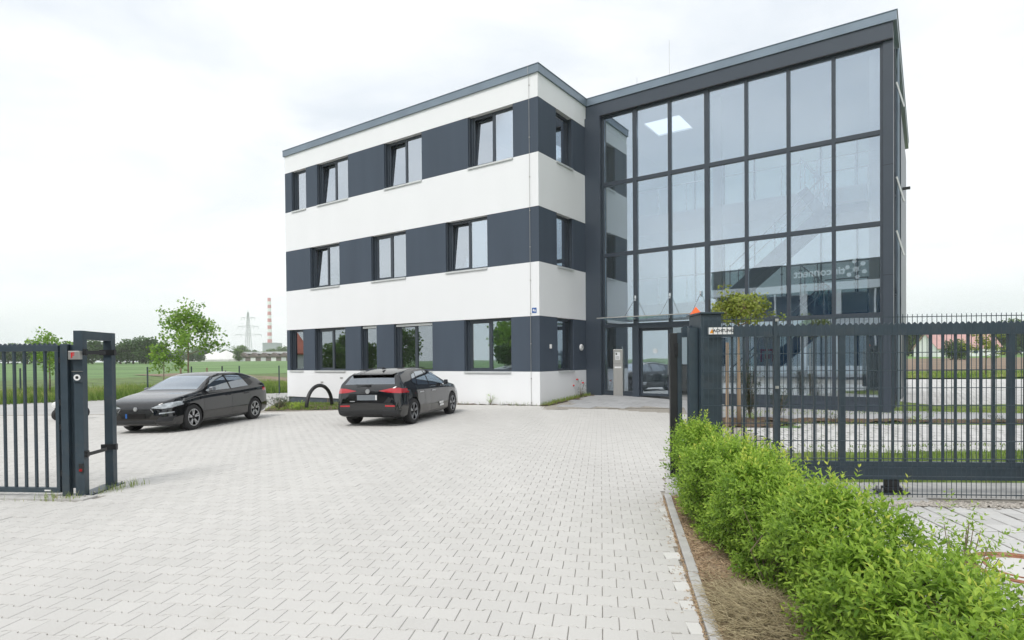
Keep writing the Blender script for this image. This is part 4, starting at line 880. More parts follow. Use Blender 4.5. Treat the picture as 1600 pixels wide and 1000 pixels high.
# weeds and grasses
def blades(name, pts, hgt, w, mt=None, lean=.25, kind='stuff', parent=None, label=None, cat=None):
    n = len(pts); pts = np.array(pts); a = rng.random(n)*6.283; h = rng.uniform(*hgt, n) if isinstance(hgt, tuple) else hgt
    dx, dy = np.cos(a), np.sin(a); le = rng.normal(0, lean, n)*h; le2 = rng.normal(0, lean, n)*h; z = gz(pts[:, 0], pts[:, 1])
    P0 = np.stack([pts[:, 0]-dx*w/2, pts[:, 1]-dy*w/2, z-.02], 1); P1 = np.stack([pts[:, 0]+dx*w/2, pts[:, 1]+dy*w/2, z-.02], 1)
    M0 = np.stack([pts[:, 0]-dx*w*.35+le*.35, pts[:, 1]-dy*w*.35+le2*.35, z+h*.55], 1); M1 = np.stack([pts[:, 0]+dx*w*.35+le*.35, pts[:, 1]+dy*w*.35+le2*.35, z+h*.55], 1)
    T0 = np.stack([pts[:, 0]+le-dx*w*.05, pts[:, 1]+le2-dy*w*.05, z+h], 1); T1 = np.stack([pts[:, 0]+le+dx*w*.05, pts[:, 1]+le2+dy*w*.05, z+h*.99], 1)
    V = np.stack([P0, P1, M0, M1, T0, T1], 1).reshape(-1, 3); F = (np.array([(0, 1, 3, 2), (2, 3, 5, 4)])[None]+(np.arange(n)*6)[:, None, None]).reshape(-1, 4)
    me = np_mesh(name, V, F, 4); me.materials.append(mt or MT['grass'])
    cl = np.clip(.5+.28*np.sin(pts[:, 0]*.9+2*np.sin(pts[:, 1]*.5))+rng.normal(0, .2, n), 0, 1); set_attr(me, 'tint', np.repeat(cl, 2)); o = ob(name, me, parent)
    if kind: o['kind'] = kind
    return tag(o, label, cat)
def fill(n, fn):
    o_ = []
    while len(o_) < n:
        p = fn()
        if p is not None: o_.append(p)
    return o_
def meadow_pt():
    t = random.random()**.9*1.35-.25; s = abs(random.gauss(0, 1))*6+random.random()*1.0
    x, y = -24.2+t*13.2, 29.2+t*10.8; return (x-.63*s, y+.77*s)
pts = fill(52000, meadow_pt); hh = np.array([.12+.5*random.random()**2*(.5+.5*math.sin(p[0]*.6+p[1]*.35)**2)+.12*random.random() for p in pts])
blades('meadow_grass', pts, hh, .035)
def mead2():
    x = random.uniform(-75, -30); y = random.uniform(8, 30)
    return (x, y) if (x < -27-(y-4)*.95) else None
blades('side_meadow_grass', fill(16000, mead2), (.15, .5), .06)
blades('verge_grass', fill(14000, lambda: (lambda y: (random.uniform(14, y*.95+3), y))(random.uniform(43.2, 55))), (.08, .3), .06)
blades('strip_grass', fill(14000, lambda: (random.uniform(2.6, 11), random.uniform(7.5, 9.95))), (.03, .08), .008)
def tuft_line(p0, p1, n, w): return [(p0[0]+(p1[0]-p0[0])*t+random.gauss(0, w), p0[1]+(p1[1]-p0[1])*t+random.gauss(0, w)) for t in np.random.default_rng(3).random(n)]
blades('portal_weeds', tuft_line((-5.55, 6.95), (-5.1, 6.98), 90, .05)+tuft_line((-5.1, 7.2), (-4.9, 7.85), 130, .05)+tuft_line((-7.4, 7.05), (-5.6, 6.88), 40, .02), (.02, .12), .006, label='grass tufts')
blades('joint_grass', fill(2600, lambda: (lambda y: (random.uniform(5.2, y*.95), y) if math.sin(y*1.9)+math.sin(y*.8+1.3) > .6 else None)(random.uniform(10, 20))), (.02, .06), .02)
def bed_pt():
    u_, v_ = random.random(), random.random(); x = (1-v_)*((1-u_)*-8.9+u_*-4.9)+v_*((1-u_)*-10.9+u_*-4.2); y = (1-v_)*((1-u_)*21.25+u_*20.35)+v_*((1-u_)*27.9+u_*23.2); return (x, y)
blades('bed_weeds', fill(5200, lambda: (lambda p: p if random.random() < .35+.65*(math.sin(p[0]*3)*math.sin(p[1]*2.1) > -.1) else None)(bed_pt())), (.03, .10), .02)
blades('wall_weeds', tuft_line((-2.4, 22.0), (1.1, 19.5), 700, .1)+tuft_line((1.1, 19.55), (2.9, 22.1), 800, .07), (.03, .16), .015)
for q, (x, y, h, r_) in enumerate(((-8.6, 21.9, .5, .5), (-9.1, 23.4, .55, .5), (-7.8, 21.6, .28, .4))):
    shrub('bed_shrub', ['low blue green bush at the front left corner of the bed by the hatchback', 'low blue green bush further back at the left end of the planting bed', 'flat yellowish green cushion plant in front of the hoop'][q], 'shrub', (x, y), h, r_, 110, .14, MT['evergreen'] if q < 2 else MT['privet'], .05, (.5, 1), stems=16, wr=.25)
shrub('wall_plant', 'thin light green plant against the white wall between hoop and parked car', 'plant', (-6.1, 23.6), .9, .3, 40, .2, MT['privet'], .06, stems=8, group=None)
shrub('wall_weed', 'round headed light green weed at the foot of the wall left of the corner', 'plant', (-.75, 20.5), .45, .22, 22, .12, MT['privet'], .05, stems=6)
rose = shrub('rose_bush', 'small rose bush with a red bloom at the inner corner beside the glass hall', 'plant', (2.45, 21.35), .75, .28, 26, .16, MT['evergreen'], .05, (.6, 1), stems=7)
b = M(); [b.lathe([(.0, 0), (.035, .01), (.045, .04), (.02, .06), (0, .06)], 10, 'z', p) for p in ((-.12, -.05, .62), (.08, -.1, .5), (-.25, -.02, .40))]; b.build('blooms', MT['red'], rose)
# hoop of black pipe in the bed
b = M(); pts = []
for q in range(21):
    t = q/20; a = math.pi*t; pts.append((-7.45+.47*(.5-.5*math.cos(a)), 21.5+1.5*(.5-.5*math.cos(a)), G(-7.3, 22)+.84*math.sin(a)**.9-.02 if 0 < t < 1 else G(-7.3, 22)-.05))
b.tube(pts, .068, 12); tag(b.build('pipe_hoop', MT['black'], None, smooth=True), 'thick black pipe bent into a hoop standing in the planting bed', 'pipe hoop')

# ------------------------------------------------------------------ trees
def tree(name, label, loc, h, ch0, rad, nl, lsize, mt, trunk=.07, group='', seed=0, squash=1.0, limbs=9, lean=(0, 0), dense=1.0, cat='tree', tr_mat=None, smallspread=.12):
    rs = random.Random(seed); nr = np.random.default_rng(seed)
    r = empty(name, (loc[0], loc[1], G(loc[0], loc[1])-.03)); tag(r, label, cat, group or None)
    b = M(); top = (lean[0], lean[1], h*.93); b.tube([(0, 0, 0), (lean[0]*.2+rs.gauss(0, .02), lean[1]*.2, h*.3), (lean[0]*.55, lean[1]*.55, h*.62), top], [trunk, trunk*.8, trunk*.5, trunk*.12], 8)
    b.build('trunk', tr_mat or MT['bark'], r, smooth=True)
    lb = M(); cl = []
    for q in range(limbs):
        t = (q+.5)/limbs; z0 = ch0+(h*.9-ch0)*t*.8; a = q*2.4+rs.uniform(-.4, .4); ln = rad*(1.05-.55*t)*rs.uniform(.75, 1.15)
        bx, by = lean[0]*z0/h, lean[1]*z0/h; e = (bx+math.cos(a)*ln, by+math.sin(a)*ln, z0+ln*rs.uniform(.25, .8)*squash)
        mid = (bx+math.cos(a)*ln*.5, by+math.sin(a)*ln*.5, z0+ln*.22*squash); lb.tube([(bx, by, z0), mid, e], [trunk*.4, trunk*.25, trunk*.08], 5)
        for k_ in range(5):
            s = .35+.65*(k_+1)/5; p = np.array([bx+math.cos(a)*ln*s, by+math.sin(a)*ln*s, z0+(e[2]-z0)*s**1.3]); cl.append(p+nr.normal(0, rad*smallspread, 3))
            if k_ > 1:
                for w_ in range(2):
                    p2 = p+nr.normal(0, rad*.25, 3); p2[2] += rad*.05; cl.append(p2); lb.tube([tuple(p), tuple(p2)], [trunk*.1, trunk*.04], 4)
    for q in range(max(3, limbs//2)): cl.append(np.array([top[0], top[1], h*rs.uniform(.78, .97)])+nr.normal(0, rad*.14, 3))
    lb.build('limbs', tr_mat or MT['bark'], r, smooth=True)
    cl = np.array(cl); n = nl; ci = nr.integers(0, len(cl), n); sh = nr.random(len(cl))*.5
    dv = unit(nr.normal(size=(n, 3)))*(nr.random(n)**.4)[:, None]*rad*.26*dense; P = cl[ci]+dv*np.array([1, 1, .75]); P[:, 2] = np.clip(P[:, 2], ch0*.7, h*1.02)
    ls = lsize*nr.uniform(.7, 1.25, n); T = np.clip(sh[ci]+nr.random(n)*.5+dv[:, 2]/(rad*.26)*.12, 0, 1)
    D = unit(dv+nr.normal(0, .35, (n, 3)))+np.array([0, 0, -.25]); leaf_obj('crown', P, D, nr.normal(size=(n, 3))+np.array([0, 0, 1.2]), ls, ls*.42, mt, r, T)
    return r
t1 = tree('young_tree', 'young tree with loose bright green crown tied between two stakes behind the left car', (-18.6, 34.2), 5.6, 2.3, 1.55, 2600, .16, MT['youngleaf'], .06, seed=11, limbs=8, smallspread=.14)
tree('sapling', 'small bright green sapling left of the staked tree behind the left car', (-19.9, 34.0), 3.4, 1.3, .9, 700, .15, MT['youngleaf'], .035, seed=5, limbs=6)
tree('young_tree', 'thin young tree seen behind the barred fence panel at the far left', (-26.6, 34.2), 3.9, 1.5, 1.2, 1500, .14, MT['youngleaf'], .05, seed=8, limbs=8)
st = empty('tree_stakes', (-18.2, 34.0, G(-18.2, 34)-.1)); tag(st, 'pair of brown wooden stakes with a sagging tie holding the young tree', 'tree stakes')
for x in (-.75, .75): M().tube([(x, 0, 0), (x, 0, 1.75)], .05, 8).build('stake', MT['stake'], st)
M().tube([(-.75, 0, 1.45), (0, 0, 1.25), (.75, 0, 1.45)], .025, 6).build('tie', MT['bark'], st)
bt = tree('ball_tree', 'small ball headed tree with sparse yellow green leaves between fence and glass hall', (5.30, 13.9), 3.25, 2.35, .60, 2400, .075, MT['ballleaf'], .055, seed=3, limbs=14, squash=.9, tr_mat=MT['stake'], smallspread=.10)
ws = M(); ws.tube([(4.95, 13.7, 0), (4.97, 13.72, 1.95)], .035, 8); tag(ws.build('support_stake', MT['stake'], None), 'slender wooden stake standing left of the ball headed tree', 'stake')
shrub('conical_bush', 'dark narrow evergreen bush between the ball tree and the glass hall', 'bush', (6.15, 15.4), 1.75, .36, 420, .13, MT['evergreen'], .045, (.2, 1), stems=22, wr=.22, lo=.02, cone=True)
shrub('conical_bush', 'loose evergreen bush at the hall wall right of the narrow conical bush', 'bush', (7.0, 15.6), 1.1, .34, 150, .13, MT['evergreen'], .045, (.2, 1), stems=14, wr=.22)
for q in range(5): shrub('bed_plant', ['ground cover clump at the left end of the gravel bed behind the gate', 'second ground cover clump from the left in the bed behind the gate', 'ground cover clump in the middle of the bed behind the gate', 'ground cover clump right of the middle of the bed behind the gate', 'ground cover clump at the right end of the bed behind the gate'][q], 'plant', (6.0+q*1.9, 14.9-q*.27), .22, .35, 40, .1, MT['evergreen'] if q % 2 else MT['privet'], .04, (.3, .9), group='ground cover clumps behind the gate', stems=8)
# wire fence in the meadow
mf = empty('meadow_fence', (-21.4, 34.9, 0)); tag(mf, 'thin wire fence on dark posts between meadow and green field', 'fence')
mp_ = [(-27.3, 33.0), (-24.4, 33.95), (-21.4, 34.9), (-19.2, 35.6), (-17.6, 36.1), (-16.7, 36.4), (-14.5, 37.0), (-12.6, 37.6)]
for q, (x, y) in enumerate(mp_): M().box(-.03, .03, -.03, .03, -.05, 1.72).build('post', MT['post'], mf, loc=(x+21.4, y-34.9, G(x, y)))
b = M()
for z in (.4, .8, 1.2, 1.6):
    for (x0, y0), (x1, y1) in zip(mp_, mp_[1:]): b.bar((x0+21.4, y0-34.9, G(x0, y0)+z), (x1+21.4, y1-34.9, G(x1, y1)+z), .005, .005)
b.build('wires', MT['post'], mf)
bx_ = empty('mobile_cabin', (-39.0, 40.5, G(-39, 40)), R(20)); tag(bx_, 'white box with red brown lid seen through the bars of the left fence panel', 'cabin')
M().box(-1.2, 1.2, -.9, .9, .6, 2.7).build('body', MT['whiteplastic'], bx_); M().box(-1.3, 1.3, -1, 1, 2.7, 2.86).build('roof', MT['rust'], bx_); b = M(); [b.box(x, x+.12, -.8, -.68, 0, .6) for x in (-1.1, 1.0)]; [b.box(x, x+.12, .68, .8, 0, .6) for x in (-1.1, 1.0)]; b.build('legs', MT['steel'], bx_)

# ------------------------------------------------------------------ far background
def far_protos():
    pr = []
    for s, (mt, wid, hh_) in enumerate(((MT['treeleaf'], .52, 1), (MT['treeleaf2'], .46, 1), (MT['treeleaf'], .38, 1), (MT['evergreen'], .26, 1), (MT['treeleaf2'], .56, 1))):
        nr = np.random.default_rng(40+s); k_ = 42; cz = nr.uniform(.18, .92, k_); rr = wid*np.sqrt(np.clip(1-((cz-.52)/.52)**2, .05, 1))*(.6 if s == 3 else .72)
        if s == 3: rr = wid*(1.05-cz)
        a = nr.random(k_)*6.28; c = np.stack([np.cos(a)*rr*nr.random(k_)**.5, np.sin(a)*rr*nr.random(k_)**.5, cz], 1)
        n = 2600; ci = nr.integers(0, k_, n); dv = unit(nr.normal(size=(n, 3)))*(nr.random(n)**.35)[:, None]*.15; P = c[ci]+dv; ls = nr.uniform(.04, .075, n)
        V, F = leaves(P, unit(dv)+nr.normal(0, .5, (n, 3)), nr.normal(size=(n, 3))+[0, 0, 1], ls, ls*.5); cr = np_mesh('crown', V, F, 3); cr.materials.append(mt)
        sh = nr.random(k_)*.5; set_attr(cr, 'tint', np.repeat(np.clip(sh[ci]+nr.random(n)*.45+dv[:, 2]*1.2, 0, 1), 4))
        b = M(); b.tube([(0, 0, 0), (.01, 0, .4), (0, 0, .85)], [.028, .02, .005], 6)
        for q in range(6): aa = q*1.1; b.tube([(0, 0, .3+.07*q), (math.cos(aa)*wid*.5, math.sin(aa)*wid*.5, .45+.07*q)], [.012, .003], 4)
        tr = bpy.data.meshes.new('trunk'); tr.from_pydata(b.v, [], b.f); tr.materials.append(MT['bark']); pr.append((cr, tr))
    return pr
FP = far_protos()
ORD = ['first', 'second', 'third', 'fourth', 'fifth', 'sixth', 'seventh', 'eighth', 'ninth', 'tenth', 'eleventh', 'twelfth', 'thirteenth', 'fourteenth', 'fifteenth', 'sixteenth', 'seventeenth', 'eighteenth', 'nineteenth']
def far_tree(x, y, h, s, label, group, wide=1.0):
    r = empty('tree', (x, y, G(x, y)-.3), random.uniform(0, 6.3)); r.scale = (h*wide, h*wide, h); tag(r, label, 'tree', group)
    ob('crown', FP[s][0], r)['kind'] = 'stuff'; ob('trunk', FP[s][1], r)
def tx(px, d): return (px-800)/932.7*d
def row(lst, lab, group, wide, k=1.0):
    for i_, (px, d, h, s) in enumerate(sorted(lst, key=lambda t: t[0])): far_tree(tx(px, d), d, h*k, s, ORD[i_]+' '+lab, group, wide)
gl = 'dense dark trees of the wood at the field edge on the left'; lab = 'tree from the left in the dark wood behind the left gate parts'
row(((-60, 215, 8, 0), (-20, 210, 8.5, 2), (10, 215, 8, 0), (40, 205, 8.5, 0), (66, 210, 8, 2), (92, 206, 8.6, 0), (118, 212, 8.4, 0), (142, 208, 9, 2), (166, 214, 8.3, 0), (186, 205, 9.2, 0), (206, 210, 10, 0), (226, 206, 9.8, 2), (244, 212, 8.6, 0), (-110, 200, 9, 0), (-170, 180, 9, 2)), lab, gl, 1.35, .93)
lab2 = 'distant tree from the left in the pale row behind the tents'; g2 = 'distant trees behind the tents'
for q, px in enumerate((256, 268, 281, 293, 305, 318, 330, 342, 352, 363, 374, 386, 398, 410, 421, 432, 443, 452)):
    d = 430+(q*37 % 60); s = [2, 4, 1, 0, 4, 2][q % 6]; far_tree(tx(px, d), d, [8.5, 7, 9.5, 8, 11.5, 9][q % 6], s, ORD[q]+' '+lab2, g2, 1.3)
far_tree(tx(322, 330), 330, 5.2, 3, 'dark conifer on the left behind the white tents', 'dark conifers behind the tents', 1.5)
far_tree(tx(356, 330), 330, 5.6, 3, 'dark conifer in the middle behind the white tents', 'dark conifers behind the tents', 1.5)
far_tree(tx(372, 300), 300, 6.0, 1, 'bright green bushy tree in front of the pylon foot', None, 1.2)
for q, (px, w) in enumerate(((298, 4.5), (311, 4))): far_tree(tx(px, 290), 290, w, 2, ['dark round bush at the left end of the tents', 'dark round bush nearest the white tents'][q], 'round bushes beside the tents', 1.6)
# right hand tree row and houses
lab3 = 'green tree from the left in the row behind the ploughed field'; g3 = 'trees behind the ploughed field on the right'
row(((1422, 190, 8.5, 0), (1438, 196, 7.6, 2), (1452, 185, 8.8, 0), (1466, 200, 9, 2), (1484, 212, 9.3, 4), (1532, 215, 9, 4), (1556, 205, 9.5, 1), (1572, 190, 9.5, 0), (1590, 185, 11, 2), (1612, 190, 12, 0), (1640, 185, 11, 2), (1545, 220, 10, 4), (1405, 195, 8, 0), (1512, 222, 9.5, 4), (1498, 226, 9, 2)), lab3, g3, 1.2)
far_tree(tx(1496, 120), 120, 4.4, 0, 'round dark green tree standing alone before the pink roofed houses', None, 1.3)
tree('field_sapling', 'pale young tree with thin crown on the grass verge behind the parking', (tx(1543, 48), 48), 4.4, 1.4, 1.2, 1300, .14, MT['ballleaf'], .05, seed=21, limbs=7)
def house(px, d, w, dp, hw, hr, rot, roofm, label, wallm=None):
    x = tx(px, d); r = empty('house', (x, d, G(x, d)-.1), rot); tag(r, label, 'house'); wm = wallm or MT['white']
    b = M(); b.box(-w/2, w/2, -dp/2, dp/2, 0, hw); b.add([(-w/2, -dp/2, hw), (-w/2, dp/2, hw), (-w/2, 0, hw+hr-.1), (w/2, -dp/2, hw), (w/2, dp/2, hw), (w/2, 0, hw+hr-.1)], [(0, 2, 1), (3, 4, 5)]); b.build('wall', wm, r)
    b = M(); e = .4; t = .18
    for s in (-1, 1): b.add([(-w/2-e, s*(dp/2+e), hw-e*hr/(dp/2)), (w/2+e, s*(dp/2+e), hw-e*hr/(dp/2)), (w/2+e, 0, hw+hr), (-w/2-e, 0, hw+hr), (-w/2-e, s*(dp/2+e), hw-e*hr/(dp/2)+t), (w/2+e, s*(dp/2+e), hw-e*hr/(dp/2)+t), (w/2+e, 0, hw+hr+t), (-w/2-e, 0, hw+hr+t)], [(0, 1, 2, 3), (7, 6, 5, 4), (0, 4, 5, 1), (1, 5, 6, 2), (2, 6, 7, 3), (3, 7, 4, 0)])
    rf = b.build('roof', roofm, r); M().box(w*.2, w*.2+.7, -.35, .35, hw+hr*.7, hw+hr+.9).build('chimney', MT['rust'], rf)
    n = max(2, int(w/3.2))
    for q in range(n):
        x_ = -w/2+(q+.5)*w/n; f = M().box(x_-.65, x_+.65, -dp/2-.04, -dp/2+.02, .9, 2.3).build('window', MT['whiteplastic'], r); M().box(x_-.55, x_+.55, -dp/2-.06, -dp/2-.041, 1.0, 2.2).build('pane', MT['dkglass'], f)
    M().box(-.5, .5, -dp/2-.05, -dp/2-.001, 0, 2.1).build('door', MT['rust'], r) if n % 2 == 0 else None
MT['pinkroof'] = mat('faded_pink_roof', (.50, .30, .28), .8, var=.1, scale=.6); MT['redroof'] = mat('red_tile_roof', (.42, .13, .08), .8, var=.15, scale=.6); MT['darkroof'] = mat('dark_roof', (.16, .13, .12), .8, var=.15, scale=.4)
house(1482, 172, 13, 9, 2.6, 4.2, R(4), MT['pinkroof'], 'low house with broad faded pink roof left of the round tree on the right')
house(1516, 180, 12, 9, 3.0, 4.0, R(-8), MT['pinkroof'], 'house with faded pink roof and white wall right of the round tree')
cr = empty('crane_beam', (tx(1493, 190), 190, G(76, 190)), R(3)); tag(cr, 'thin orange horizontal crane jib above the pink roofed houses', 'crane')
b = M(); b.bar((-7.5, 0, 8.3), (13, 0, 10.0), .3, .3); b.build('jib', MT['orange'], cr); b = M(); b.box(-.3, .3, -.3, .3, 0, 8.9); b.build('mast', MT['orange'], cr)
# tents and long hall on the far side of the left field
MT['tent'] = mat('white_canvas', (.72, .71, .70), .7, var=.05, scale=.5)
for q, (px, w, h, lb) in enumerate(((318, 16, 3.4, 'low left end of the white marquee roofs'), (334, 18, 5.4, 'broad white marquee roof rising left of the conifers'), (352, 16, 5.8, 'white marquee with the highest ridge'), (369, 13, 5.6, 'white pointed marquee nearest the long dark hall'))):
    d = 305; x = tx(px, d); r = empty('marquee', (x, d, G(x, d)-.2), R(6)); tag(r, lb, 'tent', 'white marquees behind the green field'); b = M(); b.lathe([(w*.62, 1.0), (w*.36, h*.55), (w*.12, h*.85), (.1, h)], 10); b.v = [(x_, y_*.5, z_) for x_, y_, z_ in b.v]; b.build('canopy', MT['tent'], r)
    b = M(); b.lathe([(w*.6, 0), (w*.6, 1.0)], 10); b.v = [(x_, y_*.5, z_) for x_, y_, z_ in b.v]; b.build('side_wall', MT['tent'], r)
hl = empty('long_hall', (tx(412, 300), 300, G(tx(412, 300), 300)-.2), R(5)); tag(hl, 'long low shed with stepped dark brown gables and white doors behind the green field', 'shed')
b = M(); b.box(-13, 17, 0, 8, 0, 2.6); b.build('wall', MT['darkroof'], hl)
b = M()
for q in range(6): x0 = -13+q*5; b.add([(x0-.2, -.6, 2.3), (x0+5.2, -.6, 2.3), (x0+2.5, -.6, 4.4), (x0-.2, 8.4, 2.3), (x0+5.2, 8.4, 2.3), (x0+2.5, 8.4, 4.4)], [(0, 1, 2), (5, 4, 3), (0, 2, 5, 3), (1, 4, 5, 2), (0, 3, 4, 1)])
b.build('gabled_roof', MT['darkroof'], hl); b = M(); b.box(-13, 17.5, 4.0, 8.5, 3.9, 4.9); b.build('rear_roof', MT['sill'], hl)
for q in range(6): M().box(-11.8+q*5, -9.4+q*5, -.06, -.001, .1, 1.9).build('panel', MT['whiteplastic'] if q % 2 else MT['sill'], hl)
# power plant, striped chimney, pylon
ch_d = 1500; cxp = tx(420.5, ch_d); chm = empty('striped_chimney', (cxp, ch_d, -5)); tag(chm, 'tall red and white banded power station chimney on the horizon', 'chimney')
MT['chred'] = mat('chimney_red', (.55, .12, .14), .8, var=.05, scale=.01); MT['chwhite'] = mat('chimney_white', (.80, .80, .80), .8, var=.04, scale=.01)
zt = 1.6+(567.2-467.5)/932.7*ch_d+5; zs = 10.8/932.7*ch_d; z = zt; k_ = 0
def cr_r(z): return 4.0+2.2*(1-z/zt)
while z > 20:
    h = zs*.5; M().lathe([(cr_r(z-h), z-h), (cr_r(z), z)], 20).build('band', MT['chred'] if k_ % 2 == 0 else MT['chwhite'], chm); z -= h; k_ += 1
M().lathe([(cr_r(0), 0), (cr_r(z), z)], 20).build('base', MT['chwhite'], chm)
pl = empty('power_station', (tx(419.5, 1480), 1480, -5)); tag(pl, 'gray box shaped power station block at the foot of the striped chimney', 'power station')
M().box(-16.5, 16.5, 0, 40, 0, 52).build('boiler_house', mat('gray_sheet', (.22, .26, .29), .8, var=.06, scale=.02), pl); M().box(-17, 17, -1, 41, 52, 53.5).build('roof', MT['coping'], pl); M().box(-60, -16.6, 5, 30, 0, 26).build('turbine_hall', MT['coping'], pl)
py_ = empty('pylon', (tx(387, 900), 900, -3)); tag(py_, 'lattice electricity pylon with three cross arms left of the striped chimney', 'pylon')
MT['galv'] = mat('galvanised_steel', (.34, .37, .38), .6, var=.05)
hp = 1.6+(568-487)/932.7*900+3
b = M(); w0, w1 = 5.0, .7
for sx in (-1, 1):
    for sy in (-1, 1): b.bar((sx*w0, sy*w0, 0), (sx*w1, sy*w1, hp*.96), .5, .5)
for q in range(11):
    t0_, t1_ = q/11, (q+1)/11; a0 = w0+(w1-w0)*t0_; a1 = w0+(w1-w0)*t1_
    for sy in (-1, 1): b.bar((-a0, sy*a0, hp*.96*t0_), (a1, sy*a1, hp*.96*t1_), .22, .22); b.bar((a0, sy*a0, hp*.96*t0_), (-a1, sy*a1, hp*.96*t1_), .22, .22)
    b.bar((-a1, -a1, hp*.96*t1_), (a1, -a1, hp*.96*t1_), .22, .22)
b.bar((0, 0, hp*.9), (0, 0, hp), .4, .4); b.build('tower', MT['galv'], py_)
for z_, w in ((hp*.86, 10), (hp*.70, 15.5), (hp*.55, 20)):
    b = M()
    for s in (-1, 1):
        b.bar((0, 0, z_+1.6), (s*w, 0, z_), .4, .4); b.bar((0, 0, z_-1.0), (s*w, 0, z_), .4, .4)
        for t in (.55, 1): b.tube([(s*w*t, 0, z_), (s*w*t, 0, z_-4)], .22, 5)
    b.build('cross_arm', MT['galv'], py_)
# trees, house and hedge on the street side, mirrored in the windows
lab4 = 'broadleaf trees standing across the street behind the viewer'; g4 = 'street side trees'
for qq, (x, y, h, s) in enumerate(((-78, -8, 8, 1), (-105, 6, 8, 4), (-120, 16, 8, 1), (-92, 14, 5, 1), (-36, -17, 8, 1), (28, -24, 10, 0), (42, -20, 9, 2), (-100, 34, 8, 4), (-108, 48, 9, 2), (-70, 22, 4.5, 4))):
    far_tree(x, y, h, s, ORD[qq]+' of the '+lab4, g4, 1.1)
hx = empty('house', (-78, 34, G(-78, 34)), R(65)); tag(hx, 'white house with red tiled roof beyond the meadow far to the left', 'house')
b = M(); b.box(-7, 7, -5, 5, 0, 3.2); b.add([(-7, -5, 3.2), (-7, 5, 3.2), (-7, 0, 6.6), (7, -5, 3.2), (7, 5, 3.2), (7, 0, 6.6)], [(0, 2, 1), (3, 4, 5)]); b.build('wall', MT['white'], hx)
b = M(); [b.add([(-7.5, s*5.5, 2.9), (7.5, s*5.5, 2.9), (7.5, 0, 6.8), (-7.5, 0, 6.8), (-7.5, s*5.5, 3.1), (7.5, s*5.5, 3.1), (7.5, 0, 7), (-7.5, 0, 7)], [(0, 1, 2, 3), (7, 6, 5, 4), (0, 4, 5, 1), (1, 5, 6, 2), (2, 6, 7, 3), (3, 7, 4, 0)]) for s in (-1, 1)]; b.build('roof', MT['redroof'], hx)
tree('street_tree', 'garden tree close to the drive on the left outside the view', (-19, 12), 6.5, 2.2, 2.4, 2600, .2, MT['youngleaf'], .1, seed=33, limbs=9)

mw = empty('black_scooter', (-14.1, 19.0, G(-14.1, 19.0)), R(-100)); tag(mw, 'low black scooter with round white lamp parked behind the bars of the left gate panel', 'scooter')
b = M(); b.tube([(-.55, 0, .30), (-.3, 0, .40), (.1, 0, .42), (.42, 0, .40), (.55, 0, .30)], [.06, .16, .17, .14, .05], 10); b.build('body', MT['black'], mw, smooth=True)
for x in (-.45, .48):
    b = M(); b.lathe([(.10, -.05), (.17, -.05), (.19, 0), (.17, .05), (.10, .05)], 20, 'y', (x, 0, .19), close=True); b.lathe([(.0, -.03), (.1, -.03), (.1, .03), (0, .03)], 12, 'y', (x, 0, .19)); b.build('wheel', MT['rubber'], mw)
b = M(); b.lathe([(0, 0), (.10, 0), (.085, .05), (0, .07)], 16, 'x', (.55, 0, .50)); b.build('headlight', MT['whiteplastic'], mw)
b = M(); b.bar((.42, 0, .40), (.50, 0, .62), .05, .05); b.bar((.50, -.22, .62), (.50, .22, .62), .03, .03); b.build('handlebar', MT['black'], mw)
# ------------------------------------------------------------------ cars
MT['paint'] = mat('black_car_paint', (.003, .0035, .0045), .3, var=.05, scale=2, coat=1.0, spec=.03)
MT['paint'].node_tree.nodes['Principled BSDF'].inputs['Coat IOR'].default_value = 1.75
MT['gloss'] = mat('gloss_black', (.004, .004, .005), .12, var=.05, spec=.4); MT['lampglass'] = mat('headlight_lens', (.45, .48, .50), .08, .3, var=.35, scale=14)
MT['tail'] = mat('tail_light_red', (.42, .010, .018), .10, var=.15, scale=12, coat=1); MT['rimsilver'] = mat('alloy_silver', (.55, .56, .58), .28, .8, var=.05); MT['rimdark'] = mat('alloy_dark', (.02, .021, .023), .3, .5, var=.1)
MT['plastic'] = mat('bumper_plastic', (.018, .019, .021), .6, var=.1, scale=20); MT['seat'] = mat('seat_fabric', (.03, .03, .032), .85, var=.2); MT['rimgray'] = mat('alloy_gray', (.25, .26, .28), .3, .8, var=.05)
def pchip(xs, ys, q):
    xs = np.array(xs, float); ys = np.array(ys, float); o_ = np.argsort(xs); xs = xs[o_]; ys = ys[o_]; h = np.diff(xs); d = np.diff(ys)/h; m_ = np.zeros(len(xs))
    for i in range(1, len(xs)-1):
        if d[i-1]*d[i] > 0: w1 = 2*h[i]+h[i-1]; w2 = h[i]+2*h[i-1]; m_[i] = (w1+w2)/(w1/d[i-1]+w2/d[i])
    m_[0] = d[0]; m_[-1] = d[-1]; q = np.clip(q, xs[0], xs[-1]); i = np.clip(np.searchsorted(xs, q)-1, 0, len(h)-1); t = (q-xs[i])/h[i]
    return (2*t**3-3*t**2+1)*ys[i]+(t**3-2*t**2+t)*h[i]*m_[i]+(-2*t**3+3*t**2)*ys[i+1]+(t**3-t**2)*h[i]*m_[i+1]
def inpoly(a, b, poly):
    c = False; n = len(poly)
    for i in range(n):
        x0, y0 = poly[i]; x1, y1 = poly[i-1]
        if (y0 > b) != (y1 > b) and a < (x1-x0)*(b-y0)/(y1-y0)+x0: c = not c
    return c
